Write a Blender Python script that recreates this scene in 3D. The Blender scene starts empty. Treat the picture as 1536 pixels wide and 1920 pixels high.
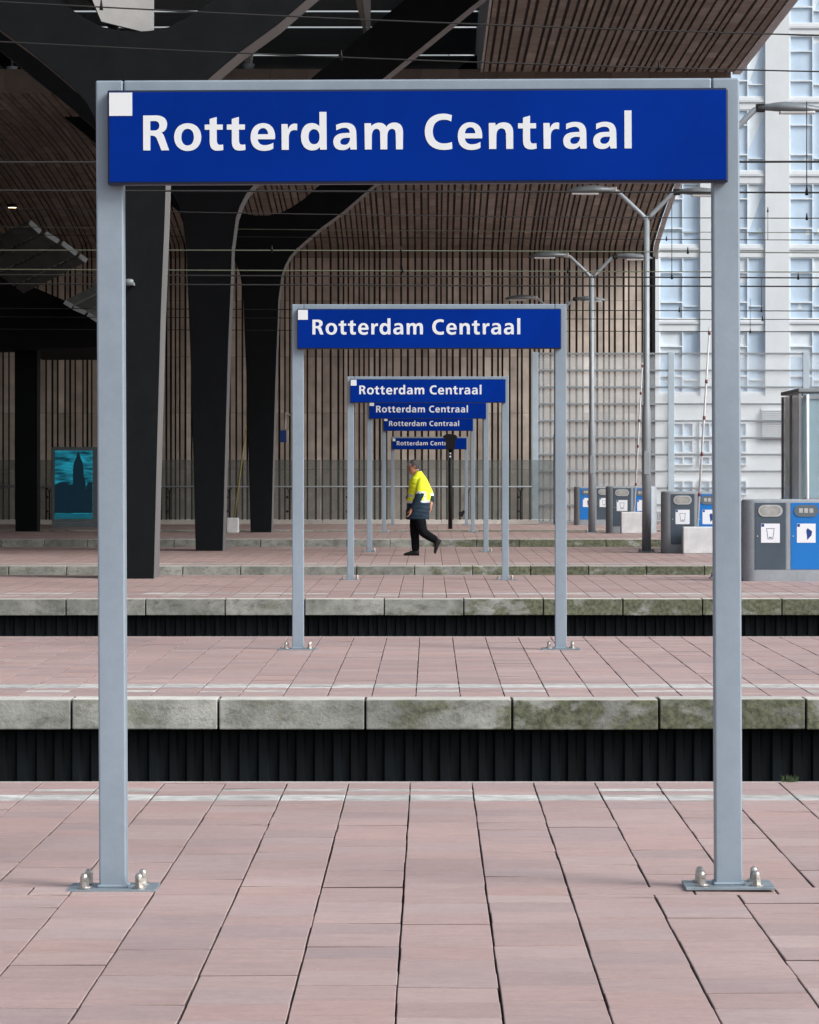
import bpy, bmesh, math, random
from mathutils import Vector, Matrix
R = math.radians
PI = math.pi
C = bpy.context.scene.collection
SC = bpy.context.scene

# ------------------------------------------------------------------ camera
FPX = 7665.0            # focal length in photograph pixels
VX, VY = 807.0, 884.0   # vanishing point (photograph pixels)
EYE = 1.53
cam_d = bpy.data.cameras.new('camera')
cam = bpy.data.objects.new('camera', cam_d); C.objects.link(cam)
cam.location = (0, 0, EYE); cam.rotation_euler = (R(90), 0, 0)
cam_d.sensor_fit = 'HORIZONTAL'; cam_d.sensor_width = 36.0
cam_d.lens = 36.0 * FPX / 1536.0
cam_d.shift_x = -(VX - 768.0) / 1536.0
cam_d.shift_y = -(960.0 - VY) / 1536.0
cam_d.clip_start = 0.5; cam_d.clip_end = 3000
SC.camera = cam

# ------------------------------------------------------------------ world, sun, exposure
SUN_EL, SUN_AZ = 38.0, 122.0        # azimuth clockwise from +Y
w = bpy.data.worlds.new('World'); SC.world = w; w.use_nodes = True
nt = w.node_tree; nt.nodes.clear()
wo = nt.nodes.new('ShaderNodeOutputWorld'); bg = nt.nodes.new('ShaderNodeBackground')
sky = nt.nodes.new('ShaderNodeTexSky'); sky.sky_type = 'NISHITA'; sky.sun_disc = False
sky.sun_elevation = R(SUN_EL); sky.sun_rotation = R(SUN_AZ)
sky.air_density = 1.0; sky.dust_density = 4.0; sky.ozone_density = 1.0
hs = nt.nodes.new('ShaderNodeHueSaturation'); hs.inputs['Saturation'].default_value = 0.45
nt.links.new(sky.outputs[0], hs.inputs['Color']); nt.links.new(hs.outputs[0], bg.inputs['Color'])
bg.inputs['Strength'].default_value = 0.15
nt.links.new(bg.outputs[0], wo.inputs[0])
sl = bpy.data.lights.new('sun', 'SUN'); sl.energy = 2.1; sl.angle = R(24); sl.color = (1.0, 0.97, 0.93)
so = bpy.data.objects.new('sun', sl); C.objects.link(so)
a = R(SUN_AZ); e = R(SUN_EL)
sd = Vector((math.sin(a) * math.cos(e), math.cos(a) * math.cos(e), math.sin(e)))
so.rotation_euler = sd.to_track_quat('Z', 'Y').to_euler(); so.location = (0, 0, 60)
SC.view_settings.view_transform = 'Standard'; SC.view_settings.look = 'None'
SC.view_settings.gamma = 1.0; SC.view_settings.use_curve_mapping = False
SC.view_settings.exposure = 0.30
SC.cycles.max_bounces = 6; SC.cycles.transparent_max_bounces = 12
SC.cycles.caustics_reflective = False; SC.cycles.caustics_refractive = False

# ------------------------------------------------------------------ helpers
def px(x, Y): return (x - VX) * Y / FPX
def pz(y, Y): return EYE + (VY - y) * Y / FPX

class MB:
    def __init__(s): s.v = []; s.f = []; s.m = []; s.r = []; s.sm = []
    def face(s, idx, m=0, r=None, smooth=False):
        s.f.append(tuple(idx)); s.m.append(m); s.r.append(r if r is not None else 0.5); s.sm.append(smooth)
    def add(s, verts, faces, m=0, r=None, smooth=False):
        b = len(s.v); s.v += [tuple(v) for v in verts]
        for f in faces: s.face([b + i for i in f], m, r, smooth)
        return s
    def box(s, x0, x1, y0, y1, z0, z1, m=0, r=None, bev=0.0):
        if x0 > x1: x0, x1 = x1, x0
        if y0 > y1: y0, y1 = y1, y0
        if z0 > z1: z0, z1 = z1, z0
        if bev <= 0:
            v = [(x0,y0,z0),(x1,y0,z0),(x1,y1,z0),(x0,y1,z0),(x0,y0,z1),(x1,y0,z1),(x1,y1,z1),(x0,y1,z1)]
            return s.add(v, [(3,2,1,0),(4,5,6,7),(0,1,5,4),(1,2,6,5),(2,3,7,6),(3,0,4,7)], m, r)
        bm = bmesh.new(); bmesh.ops.create_cube(bm, size=1)
        for v in bm.verts:
            v.co = Vector((x0 if v.co.x < 0 else x1, y0 if v.co.y < 0 else y1, z0 if v.co.z < 0 else z1))
        bmesh.ops.bevel(bm, geom=list(bm.edges), offset=bev, segments=2, affect='EDGES', profile=0.5)
        return s.bm(bm, m, r)
    def bm(s, bm, m=0, r=None, smooth=False):
        bm.verts.index_update()
        s.add([v.co[:] for v in bm.verts], [[v.index for v in f.verts] for f in bm.faces], m, r, smooth)
        bm.free(); return s
    def tube(s, pts, rad, n=8, m=0, r=None, cap=True, smooth=True):
        pts = [Vector(p) for p in pts]
        rads = rad if isinstance(rad, (list, tuple)) else [rad] * len(pts)
        b = len(s.v); up = None
        for i, p in enumerate(pts):
            t = (pts[min(i+1, len(pts)-1)] - pts[max(i-1, 0)]).normalized()
            if up is None:
                ref = Vector((0,0,1)) if abs(t.z) < .9 else Vector((1,0,0))
                up = (ref - t * ref.dot(t)).normalized()
            else:
                up = (up - t * up.dot(t)).normalized()
            sd_ = t.cross(up)
            for k in range(n):
                an = 2 * PI * (k + .5) / n
                s.v.append(tuple(p + (up * math.cos(an) + sd_ * math.sin(an)) * rads[i]))
        for i in range(len(pts) - 1):
            for k in range(n):
                k2 = (k + 1) % n
                s.face([b+i*n+k, b+i*n+k2, b+(i+1)*n+k2, b+(i+1)*n+k], m, r, smooth)
        if cap:
            s.face([b+k for k in range(n)][::-1], m, r); s.face([b+(len(pts)-1)*n+k for k in range(n)], m, r)
        return s
    def prism(s, poly, y0, y1, m=0, m_side=None, r=None):
        """poly: list of (x,z), counter-clockwise seen from -Y; extruded along Y"""
        n = len(poly); b = len(s.v)
        s.v += [(p[0], y0, p[1]) for p in poly] + [(p[0], y1, p[1]) for p in poly]
        s.face([b+i for i in range(n)], m, r); s.face([b+n+i for i in range(n)][::-1], m, r)
        for i in range(n):
            j = (i+1) % n
            s.face([b+i, b+n+i, b+n+j, b+j], m if m_side is None else m_side, r)
        return s
    def build(s, name, mats, parent=None, loc=None):
        me = bpy.data.meshes.new(name); me.from_pydata(s.v, [], s.f)
        if not isinstance(mats, (list, tuple)): mats = [mats]
        for q in mats: me.materials.append(q)
        me.polygons.foreach_set('material_index', s.m)
        me.polygons.foreach_set('use_smooth', s.sm)
        at = me.attributes.new('rnd', 'FLOAT', 'FACE'); at.data.foreach_set('value', s.r)
        me.update()
        o = bpy.data.objects.new(name, me); C.objects.link(o)
        if parent: o.parent = parent
        if loc: o.location = loc
        return o

def thing(name, label, cat, loc=(0,0,0), group=None, rz=0):
    o = bpy.data.objects.new(name, None); C.objects.link(o)
    o.location = loc; o.rotation_euler = (0, 0, rz); o.empty_display_size = .2
    o['label'] = label; o['category'] = cat
    if group: o['group'] = group
    return o
def tag(o, label=None, cat=None, group=None, kind=None):
    if label: o['label'] = label
    if cat: o['category'] = cat
    if group: o['group'] = group
    if kind: o['kind'] = kind
    return o
def dup(root, loc, label, rz=None):
    r = root.copy(); C.objects.link(r); r.location = loc; r['label'] = label
    if rz is not None: r.rotation_euler = (0, 0, rz)
    for ch in list(root.children):
        c = ch.copy(); C.objects.link(c); c.parent = r
        for g in list(ch.children):
            d = g.copy(); C.objects.link(d); d.parent = c
    return r

# ------------------------------------------------------------------ materials
def pm(name, col, rough=.6, metal=0.0, var=.12, scale=3.0, stretch=(1,1,1), bump=0.0, bscale=60.0,
       rnd=0.0, col2=None, spec=None, emit=None, alpha=None):
    m = bpy.data.materials.new(name); m.use_nodes = True
    t = m.node_tree; n = t.nodes; L = t.links
    bs = n['Principled BSDF']
    bs.inputs['Roughness'].default_value = rough; bs.inputs['Metallic'].default_value = metal
    if spec is not None: bs.inputs['Specular IOR Level'].default_value = spec
    tc = n.new('ShaderNodeTexCoord'); mp = n.new('ShaderNodeMapping'); mp.inputs['Scale'].default_value = stretch
    L.new(tc.outputs['Object'], mp.inputs['Vector'])
    no = n.new('ShaderNodeTexNoise'); no.inputs['Scale'].default_value = scale; no.inputs['Detail'].default_value = 6
    no.inputs['Roughness'].default_value = .6
    L.new(mp.outputs[0], no.inputs['Vector'])
    mr = n.new('ShaderNodeMapRange'); mr.inputs['From Min'].default_value = .3; mr.inputs['From Max'].default_value = .7
    L.new(no.outputs['Fac'], mr.inputs['Value'])
    mx = n.new('ShaderNodeMix'); mx.data_type = 'RGBA'
    c2 = col2 if col2 else tuple(min(1, c * (1 + var)) for c in col)
    c1 = col if col2 else tuple(c * (1 - var) for c in col)
    mx.inputs['A'].default_value = (*c1, 1); mx.inputs['B'].default_value = (*c2, 1)
    L.new(mr.outputs[0], mx.inputs['Factor'])
    out = mx.outputs['Result']
    if rnd:
        at = n.new('ShaderNodeAttribute'); at.attribute_name = 'rnd'
        m2 = n.new('ShaderNodeMapRange'); m2.inputs['To Min'].default_value = 1 - rnd; m2.inputs['To Max'].default_value = 1 + rnd
        L.new(at.outputs['Fac'], m2.inputs['Value'])
        vm = n.new('ShaderNodeVectorMath'); vm.operation = 'SCALE'
        L.new(out, vm.inputs[0]); L.new(m2.outputs[0], vm.inputs['Scale']); out = vm.outputs[0]
    L.new(out, bs.inputs['Base Color'])
    if bump:
        nb = n.new('ShaderNodeTexNoise'); nb.inputs['Scale'].default_value = bscale; nb.inputs['Detail'].default_value = 4
        L.new(mp.outputs[0], nb.inputs['Vector'])
        b = n.new('ShaderNodeBump'); b.inputs['Strength'].default_value = bump; b.inputs['Distance'].default_value = .01
        L.new(nb.outputs['Fac'], b.inputs['Height']); L.new(b.outputs[0], bs.inputs['Normal'])
    if emit:
        bs.inputs['Emission Color'].default_value = (*emit[0], 1); bs.inputs['Emission Strength'].default_value = emit[1]
    return m

M = {}
M['steel'] = pm('galvanised_steel', (.25,.315,.378), .5, .25, .10, 2.5, (1,1,.35), bump=.04, bscale=120)
M['steel_plate'] = pm('plate_steel', (.24,.30,.34), .42, .45, .22, 9, bump=.2, bscale=80)
M['bolt'] = pm('bolt_steel', (.46,.44,.41), .3, .85, .3, 40, bump=.3, bscale=200)
M['blue'] = pm('sign_blue', (.0003,.0215,.215), .35, 0, .24, .9, spec=.05)  # broad tone variation stands in for uneven reflections on the panel
M['blue_edge'] = pm('sign_edge', (.003,.010,.035), .35, 0, .1, 3)
M['white'] = pm('sign_white', (.655,.70,.735), .4, 0, .03, 4)
M['dark_steel'] = pm('dark_painted_steel', (.0058,.0075,.0095), .7, 0, .14, .9, (1,1,.5), bump=.05, bscale=20, spec=.12)
M['side_steel'] = pm('grey_side_plate', (.135,.135,.138), .6, 0, .12, 1.5)
M['black'] = pm('black_paint', (.005,.005,.006), .6, spec=.3)
M['conc_light'] = pm('light_concrete', (.50,.49,.47), .85, 0, .16, 4, bump=.3, bscale=40)
M['trackbed'] = pm('ballast', (.055,.05,.045), .95, 0, .5, 6, bump=1.0, bscale=18)
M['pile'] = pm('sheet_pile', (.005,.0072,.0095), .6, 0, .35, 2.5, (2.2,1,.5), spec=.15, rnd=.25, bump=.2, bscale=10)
M['slab'] = pm('joint_soil', (.025,.02,.02), .95, 0, .3, 8)
M['joint'] = pm('joint_dirt', (.09,.068,.062), .95, 0, .3, 8)
M['joint_side'] = pm('tile_edge', (.17,.13,.125), .95, 0, .3, 8)
M['clad_back'] = pm('cladding_gap', (.022,.018,.016), .9)
M['trim'] = pm('pale_metal_trim', (.46,.46,.46), .5, .1, .15, 2)
M['beam'] = pm('stone_band', (.26,.225,.20), .85, 0, .12, 2, rnd=.14)
M['panel_dark'] = pm('solar_glass_roof', (.05,.06,.065), .5, 0, .2, 1.0)
M['lamp_grey'] = pm('lamp_grey_paint', (.27,.31,.345), .5, .2, .10, 3)
M['lamp_head'] = pm('lamp_head_paint', (.17,.195,.215), .45, .2, .12, 5)
M['lens'] = pm('lamp_lens', (.65,.68,.7), .2)
M['bin_side'] = pm('bin_shell_grey', (.285,.32,.355), .55, .2, .08, 3, rnd=.0, bump=.15, bscale=150)
M['bin_dark'] = pm('bin_slate_door', (.055,.082,.112), .5, .1, .10, 3, bump=.15, bscale=200)
M['bin_blue'] = pm('bin_blue_door', (.0,.155,.52), .5, 0, .05, 2)
M['bin_slot'] = pm('bin_slot_plate', (.52,.54,.54), .35, .5, .2, 12)
M['slot_in'] = pm('bin_slot_inside', (.10,.13,.15), .6)
M['sticker'] = pm('sticker_white', (.74,.78,.84), .5, 0, .03, 3)
M['icon_blue'] = pm('icon_blue', (.006,.045,.22), .5)
M['icon_line'] = pm('icon_line', (.16,.22,.28), .5)
M['box_white'] = pm('white_concrete_block', (.58,.61,.64), .8, 0, .10, 5, bump=.2, bscale=60)
M['pole_white'] = pm('pole_pale', (.52,.55,.57), .5)
M['pole_red'] = pm('pole_red', (.14,.035,.03), .6)
M['pole_yellow'] = pm('pole_yellow', (.22,.19,.05), .6)
M['wire'] = pm('copper_wire', (.022,.022,.022), .5, .2)
M['wire_pale'] = pm('bright_wire', (.17,.20,.14), .4, .5)
M['screen_steel'] = pm('screen_steel', (.40,.50,.58), .5, .1, .08, 3)
M['screen_rail'] = pm('screen_rail_steel', (.24,.28,.31), .5, .2, .12, 3)
M['facade'] = pm('white_facade', (.62,.665,.70), .8, 0, .04, .7, (1,1,.3), bump=.1, bscale=5)
M['facade_d'] = pm('grey_facade', (.52,.56,.60), .8, 0, .08, 1)
M['frame_w'] = pm('window_frame_white', (.68,.74,.79), .5)
M['pane'] = pm('window_glass', (.47,.60,.74), .18, 0, .16, .55, (1,1,.6), spec=.8)
M['pane_l'] = pm('window_blind', (.63,.70,.76), .3, 0, .12, .8)
M['skin'] = pm('skin', (.42,.20,.13), .5, 0, .08, 10)
M['hair'] = pm('dark_hair', (.035,.032,.032), .7, 0, .3, 30)
M['hair_g'] = pm('grey_hair', (.30,.30,.30), .7)
M['hiviz'] = pm('yellow_fabric', (.78,.88,.03), .75, 0, .14, 6, bump=.5, bscale=14)
M['navy'] = pm('navy_fabric', (.002,.020,.042), .8, 0, .3, 6, bump=.5, bscale=14)
M['silver'] = pm('reflective_tape', (.58,.66,.72), .45, .1, .08, 8)
M['trouser'] = pm('black_trouser', (.0035,.0045,.007), .9, 0, .3, 6, bump=.5, bscale=14, spec=.15)
M['shoe'] = pm('black_leather', (.005,.0055,.007), .5, spec=.3)
M['grass'] = pm('grass', (.03,.065,.02), .7)
M['downlight'] = pm('downlight_glow', (.9,.8,.6), .4, emit=((1.0,.78,.45), 6.0))
M['lamp_on'] = pm('fluorescent', (.9,.9,.85), .4)
M['canopy_glass'] = pm('ribbed_canopy_glass', (.17,.20,.21), .4, 0, .25, 2)
M['edge_glass'] = pm('pale_glass_edge', (.50,.56,.62), .3)
M['mast_grey'] = pm('poster_frame_grey', (.14,.185,.215), .5, .1)

def add_mottle(m, scale, lo, hi):
    t = m.node_tree; n = t.nodes; L = t.links; bs = n['Principled BSDF']
    src = bs.inputs['Base Color'].links[0].from_socket
    tc = n.new('ShaderNodeTexCoord'); no = n.new('ShaderNodeTexNoise'); no.inputs['Scale'].default_value = scale
    no.inputs['Detail'].default_value = 10; no.inputs['Roughness'].default_value = .75
    L.new(tc.outputs['Object'], no.inputs['Vector'])
    mr = n.new('ShaderNodeMapRange'); mr.inputs['From Min'].default_value = .3; mr.inputs['From Max'].default_value = .7
    mr.inputs['To Min'].default_value = lo; mr.inputs['To Max'].default_value = hi; L.new(no.outputs['Fac'], mr.inputs['Value'])
    vm = n.new('ShaderNodeVectorMath'); vm.operation = 'SCALE'; L.new(src, vm.inputs[0]); L.new(mr.outputs[0], vm.inputs['Scale'])
    L.new(vm.outputs[0], bs.inputs['Base Color'])
add_mottle(M['steel'], 14, .93, 1.05); add_mottle(M['bin_side'], 20, .88, 1.08); add_mottle(M['dark_steel'], 3, .75, 1.3)
add_mottle(M['facade'], .5, .93, 1.04); add_mottle(M['box_white'], 6, .85, 1.05)
def tile_mat():
    m = pm('pink_concrete_tile', (.33,.245,.24), .55, spec=.6)
    t = m.node_tree; n = t.nodes; L = t.links; bs = n['Principled BSDF']
    at = n.new('ShaderNodeAttribute'); at.attribute_name = 'rnd'
    cr = n.new('ShaderNodeValToRGB'); el = cr.color_ramp.elements
    cr.color_ramp.interpolation = 'LINEAR'
    cols = [(0,(.345,.262,.260)),(.22,(.380,.272,.258)),(.45,(.400,.290,.274)),(.62,(.392,.300,.294)),(.8,(.408,.282,.262)),(1,(.428,.332,.318))]
    el[0].position = 0; el[0].color = (*cols[0][1],1); el[1].position = 1; el[1].color = (*cols[-1][1],1)
    for p, c in cols[1:-1]:
        q = el.new(p); q.color = (*c, 1)
    L.new(at.outputs['Fac'], cr.inputs['Fac'])
    tc = n.new('ShaderNodeTexCoord')
    def noise(scale, st, det=5, rough=.6):
        mp = n.new('ShaderNodeMapping'); mp.inputs['Scale'].default_value = st
        L.new(tc.outputs['Object'], mp.inputs['Vector'])
        q = n.new('ShaderNodeTexNoise'); q.inputs['Scale'].default_value = scale; q.inputs['Detail'].default_value = det
        q.inputs['Roughness'].default_value = rough
        L.new(mp.outputs[0], q.inputs['Vector']); return q.outputs['Fac']
    def rng(v, a, b, c, d):
        q = n.new('ShaderNodeMapRange'); q.inputs['From Min'].default_value = a; q.inputs['From Max'].default_value = b
        q.inputs['To Min'].default_value = c; q.inputs['To Max'].default_value = d; L.new(v, q.inputs['Value']); return q.outputs[0]
    def mul(a_, b_):
        q = n.new('ShaderNodeMath'); q.operation = 'MULTIPLY'; L.new(a_, q.inputs[0]); L.new(b_, q.inputs[1]); return q.outputs[0]
    f = mul(mul(rng(noise(42,(1,1,1),4,.7), .3, .7, .93, 1.07), rng(noise(18,(1,1,1),6,.75), .3, .7, .92, 1.07)), mul(rng(noise(.45,(1,1,1),4), .3, .7, .88, 1.10), rng(noise(6,(1,2.2,1),6,.7), .25, .75, .87, 1.12)))
    vm = n.new('ShaderNodeVectorMath'); vm.operation = 'SCALE'
    L.new(cr.outputs[0], vm.inputs[0]); L.new(f, vm.inputs['Scale'])
    # pale scuffs and dark spots
    sc_ = rng(noise(9,(1,3.5,1),8,.75), .66, .74, 0, .55)
    mx = n.new('ShaderNodeMix'); mx.data_type = 'RGBA'; mx.inputs['B'].default_value = (.46,.41,.40,1)
    L.new(sc_, mx.inputs['Factor']); L.new(vm.outputs[0], mx.inputs['A'])
    dk = rng(noise(3.1,(1,1.4,1),7,.7), .68, .80, 0, .5)
    mx2 = n.new('ShaderNodeMix'); mx2.data_type = 'RGBA'; mx2.inputs['B'].default_value = (.17,.135,.14,1)
    L.new(dk, mx2.inputs['Factor']); L.new(mx.outputs['Result'], mx2.inputs['A'])
    L.new(mx2.outputs['Result'], bs.inputs['Base Color'])
    vo = n.new('ShaderNodeTexVoronoi'); vo.inputs['Scale'].default_value = 7.0; L.new(tc.outputs['Object'], vo.inputs['Vector'])
    sp_ = rng(vo.outputs['Distance'], .018, .032, .8, 0)
    mx3 = n.new('ShaderNodeMix'); mx3.data_type = 'RGBA'
    cr3 = n.new('ShaderNodeValToRGB'); cr3.color_ramp.interpolation = 'CONSTANT'
    e3 = cr3.color_ramp.elements; e3[0].color = (.62,.60,.57,1); e3[0].position = 0; e3[1].position = .45; e3[1].color = (.06,.05,.05,1)
    L.new(vo.outputs['Color'], cr3.inputs['Fac'])
    L.new(sp_, mx3.inputs['Factor']); L.new(mx2.outputs['Result'], mx3.inputs['A']); L.new(cr3.outputs[0], mx3.inputs['B'])
    L.new(mx3.outputs['Result'], bs.inputs['Base Color'])
    b = n.new('ShaderNodeBump'); b.inputs['Strength'].default_value = .5; b.inputs['Distance'].default_value = .004
    L.new(noise(220,(1,1,1),3), b.inputs['Height']); L.new(b.outputs[0], bs.inputs['Normal'])
    return m
M['tile'] = tile_mat()
M['tile_white'] = pm('white_guide_tile', (.44,.45,.44), .85, 0, .32, 9, bump=.5, bscale=120, rnd=.16)

def kerb_mat():
    m = pm('mossy_kerb_concrete', (.30,.30,.285), .9)
    t = m.node_tree; n = t.nodes; L = t.links; bs = n['Principled BSDF']
    tc = n.new('ShaderNodeTexCoord'); geo = n.new('ShaderNodeNewGeometry')
    def noise(scale, st=(1,1,1), det=8, rough=.65):
        mp = n.new('ShaderNodeMapping'); mp.inputs['Scale'].default_value = st
        L.new(geo.outputs['Position'], mp.inputs['Vector'])
        q = n.new('ShaderNodeTexNoise'); q.inputs['Scale'].default_value = scale; q.inputs['Detail'].default_value = det
        q.inputs['Roughness'].default_value = rough
        L.new(mp.outputs[0], q.inputs['Vector']); return q.outputs['Fac']
    def rng(v, a, b, c, d):
        q = n.new('ShaderNodeMapRange'); q.inputs['From Min'].default_value = a; q.inputs['From Max'].default_value = b
        q.inputs['To Min'].default_value = c; q.inputs['To Max'].default_value = d; L.new(v, q.inputs['Value']); return q.outputs[0]
    def mix(fac, A, B):
        q = n.new('ShaderNodeMix'); q.data_type = 'RGBA'; L.new(fac, q.inputs['Factor'])
        if isinstance(A, tuple): q.inputs['A'].default_value = (*A, 1)
        else: L.new(A, q.inputs['A'])
        if isinstance(B, tuple): q.inputs['B'].default_value = (*B, 1)
        else: L.new(B, q.inputs['B'])
        return q.outputs['Result']
    def op(o, a_, b_):
        q = n.new('ShaderNodeMath'); q.operation = o; q.use_clamp = (o != 'MULTIPLY')
        for i, z in enumerate((a_, b_)):
            if isinstance(z, (int, float)): q.inputs[i].default_value = z
            else: L.new(z, q.inputs[i])
        return q.outputs[0]
    base = mix(rng(noise(2.4), .35, .65, 0, 1), (.175,.182,.168), (.37,.38,.355))
    base = mix(rng(noise(7, (1,1,1.6), 10, .78), .50, .66, 0, .75), base, (.085,.085,.07))
    sep = n.new('ShaderNodeSeparateXYZ'); L.new(geo.outputs['Position'], sep.inputs[0])
    right = rng(sep.outputs['X'], -.5, 1.5, 0, .62)
    mossn = op('ADD', rng(noise(3.2, (1,1,1.6)), .36, .62, 0, .75), right)
    moss = rng(mossn, .62, .92, 0, .9)
    base = mix(moss, base, mix(rng(noise(22), .35, .65, 0, 1), (.040,.046,.024), (.17,.18,.11)))
    # top surface stays pale and scrubbed
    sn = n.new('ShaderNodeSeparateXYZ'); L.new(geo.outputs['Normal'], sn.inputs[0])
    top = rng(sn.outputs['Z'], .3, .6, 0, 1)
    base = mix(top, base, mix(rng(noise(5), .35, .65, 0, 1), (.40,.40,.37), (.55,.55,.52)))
    at = n.new('ShaderNodeAttribute'); at.attribute_name = 'rnd'
    vm = n.new('ShaderNodeVectorMath'); vm.operation = 'SCALE'
    L.new(base, vm.inputs[0]); L.new(rng(at.outputs['Fac'], 0, 1, .82, 1.18), vm.inputs['Scale'])
    L.new(vm.outputs[0], bs.inputs['Base Color'])
    b = n.new('ShaderNodeBump'); b.inputs['Strength'].default_value = .6; b.inputs['Distance'].default_value = .01
    L.new(noise(45), b.inputs['Height']); L.new(b.outputs[0], bs.inputs['Normal'])
    return m
M['kerb'] = kerb_mat()

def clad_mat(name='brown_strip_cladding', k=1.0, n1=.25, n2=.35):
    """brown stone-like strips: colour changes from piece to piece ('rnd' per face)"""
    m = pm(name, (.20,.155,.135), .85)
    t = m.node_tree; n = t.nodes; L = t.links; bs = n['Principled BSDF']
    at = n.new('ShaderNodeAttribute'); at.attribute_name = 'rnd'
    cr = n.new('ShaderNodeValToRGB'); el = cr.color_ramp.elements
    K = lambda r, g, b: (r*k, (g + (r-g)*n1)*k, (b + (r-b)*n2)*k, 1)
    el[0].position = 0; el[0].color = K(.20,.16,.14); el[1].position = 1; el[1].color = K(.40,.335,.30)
    for p, c in ((.3,(.25,.195,.168)),(.6,(.285,.225,.192)),(.8,(.32,.262,.232))):
        q = el.new(p); q.color = K(*c)
    L.new(at.outputs['Fac'], cr.inputs['Fac'])
    tc = n.new('ShaderNodeTexCoord'); no = n.new('ShaderNodeTexNoise'); no.inputs['Scale'].default_value = 2.2
    no.inputs['Detail'].default_value = 8
    L.new(tc.outputs['Object'], no.inputs['Vector'])
    mr = n.new('ShaderNodeMapRange'); mr.inputs['From Min'].default_value = .3; mr.inputs['From Max'].default_value = .7
    mr.inputs['To Min'].default_value = .80; mr.inputs['To Max'].default_value = 1.18
    L.new(no.outputs['Fac'], mr.inputs['Value'])
    vm = n.new('ShaderNodeVectorMath'); vm.operation = 'SCALE'; L.new(cr.outputs[0], vm.inputs[0]); L.new(mr.outputs[0], vm.inputs['Scale'])
    L.new(vm.outputs[0], bs.inputs['Base Color'])
    return m
M['clad'] = clad_mat('brown_wall_cladding_lit', 1.85, .48, .36)  # same cladding as the soffit, tone raised to imitate light on the wall
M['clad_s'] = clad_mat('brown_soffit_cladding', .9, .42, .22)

def glass_mat(name, tint, frac, rough=.15):
    m = bpy.data.materials.new(name); m.use_nodes = True
    t = m.node_tree; n = t.nodes; L = t.links
    bs = n['Principled BSDF']; bs.inputs['Base Color'].default_value = (*tint, 1); bs.inputs['Roughness'].default_value = rough
    tr = n.new('ShaderNodeBsdfTransparent'); mx = n.new('ShaderNodeMixShader')
    tc = n.new('ShaderNodeTexCoord'); no = n.new('ShaderNodeTexNoise'); no.inputs['Scale'].default_value = 1.2
    L.new(tc.outputs['Object'], no.inputs['Vector'])
    mr = n.new('ShaderNodeMapRange'); mr.inputs['To Min'].default_value = frac * .7; mr.inputs['To Max'].default_value = frac * 1.3
    L.new(no.outputs['Fac'], mr.inputs['Value']); L.new(mr.outputs[0], mx.inputs['Fac'])
    L.new(tr.outputs[0], mx.inputs[1]); L.new(bs.outputs[0], mx.inputs[2])
    L.new(mx.outputs[0], n['Material Output'].inputs['Surface'])
    return m
M['glass_screen'] = glass_mat('screen_glass', (.70,.78,.84), .20)
M['glass_bal'] = glass_mat('balustrade_glass', (.10,.13,.13), .34)
M['glass_cab'] = glass_mat('shelter_glass', (.34,.50,.58), .5)
M['glass_cab_side'] = glass_mat('shelter_side_glass', (.14,.17,.18), .55)

# ------------------------------------------------------------------ ground and platforms
g = MB()
g.box(-400, 400, -20, 900, -1.6, -1.25)
tag(g.build('ground', M['trackbed']), 'dark ballast ground between and beyond the platforms', None, kind='structure')

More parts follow.
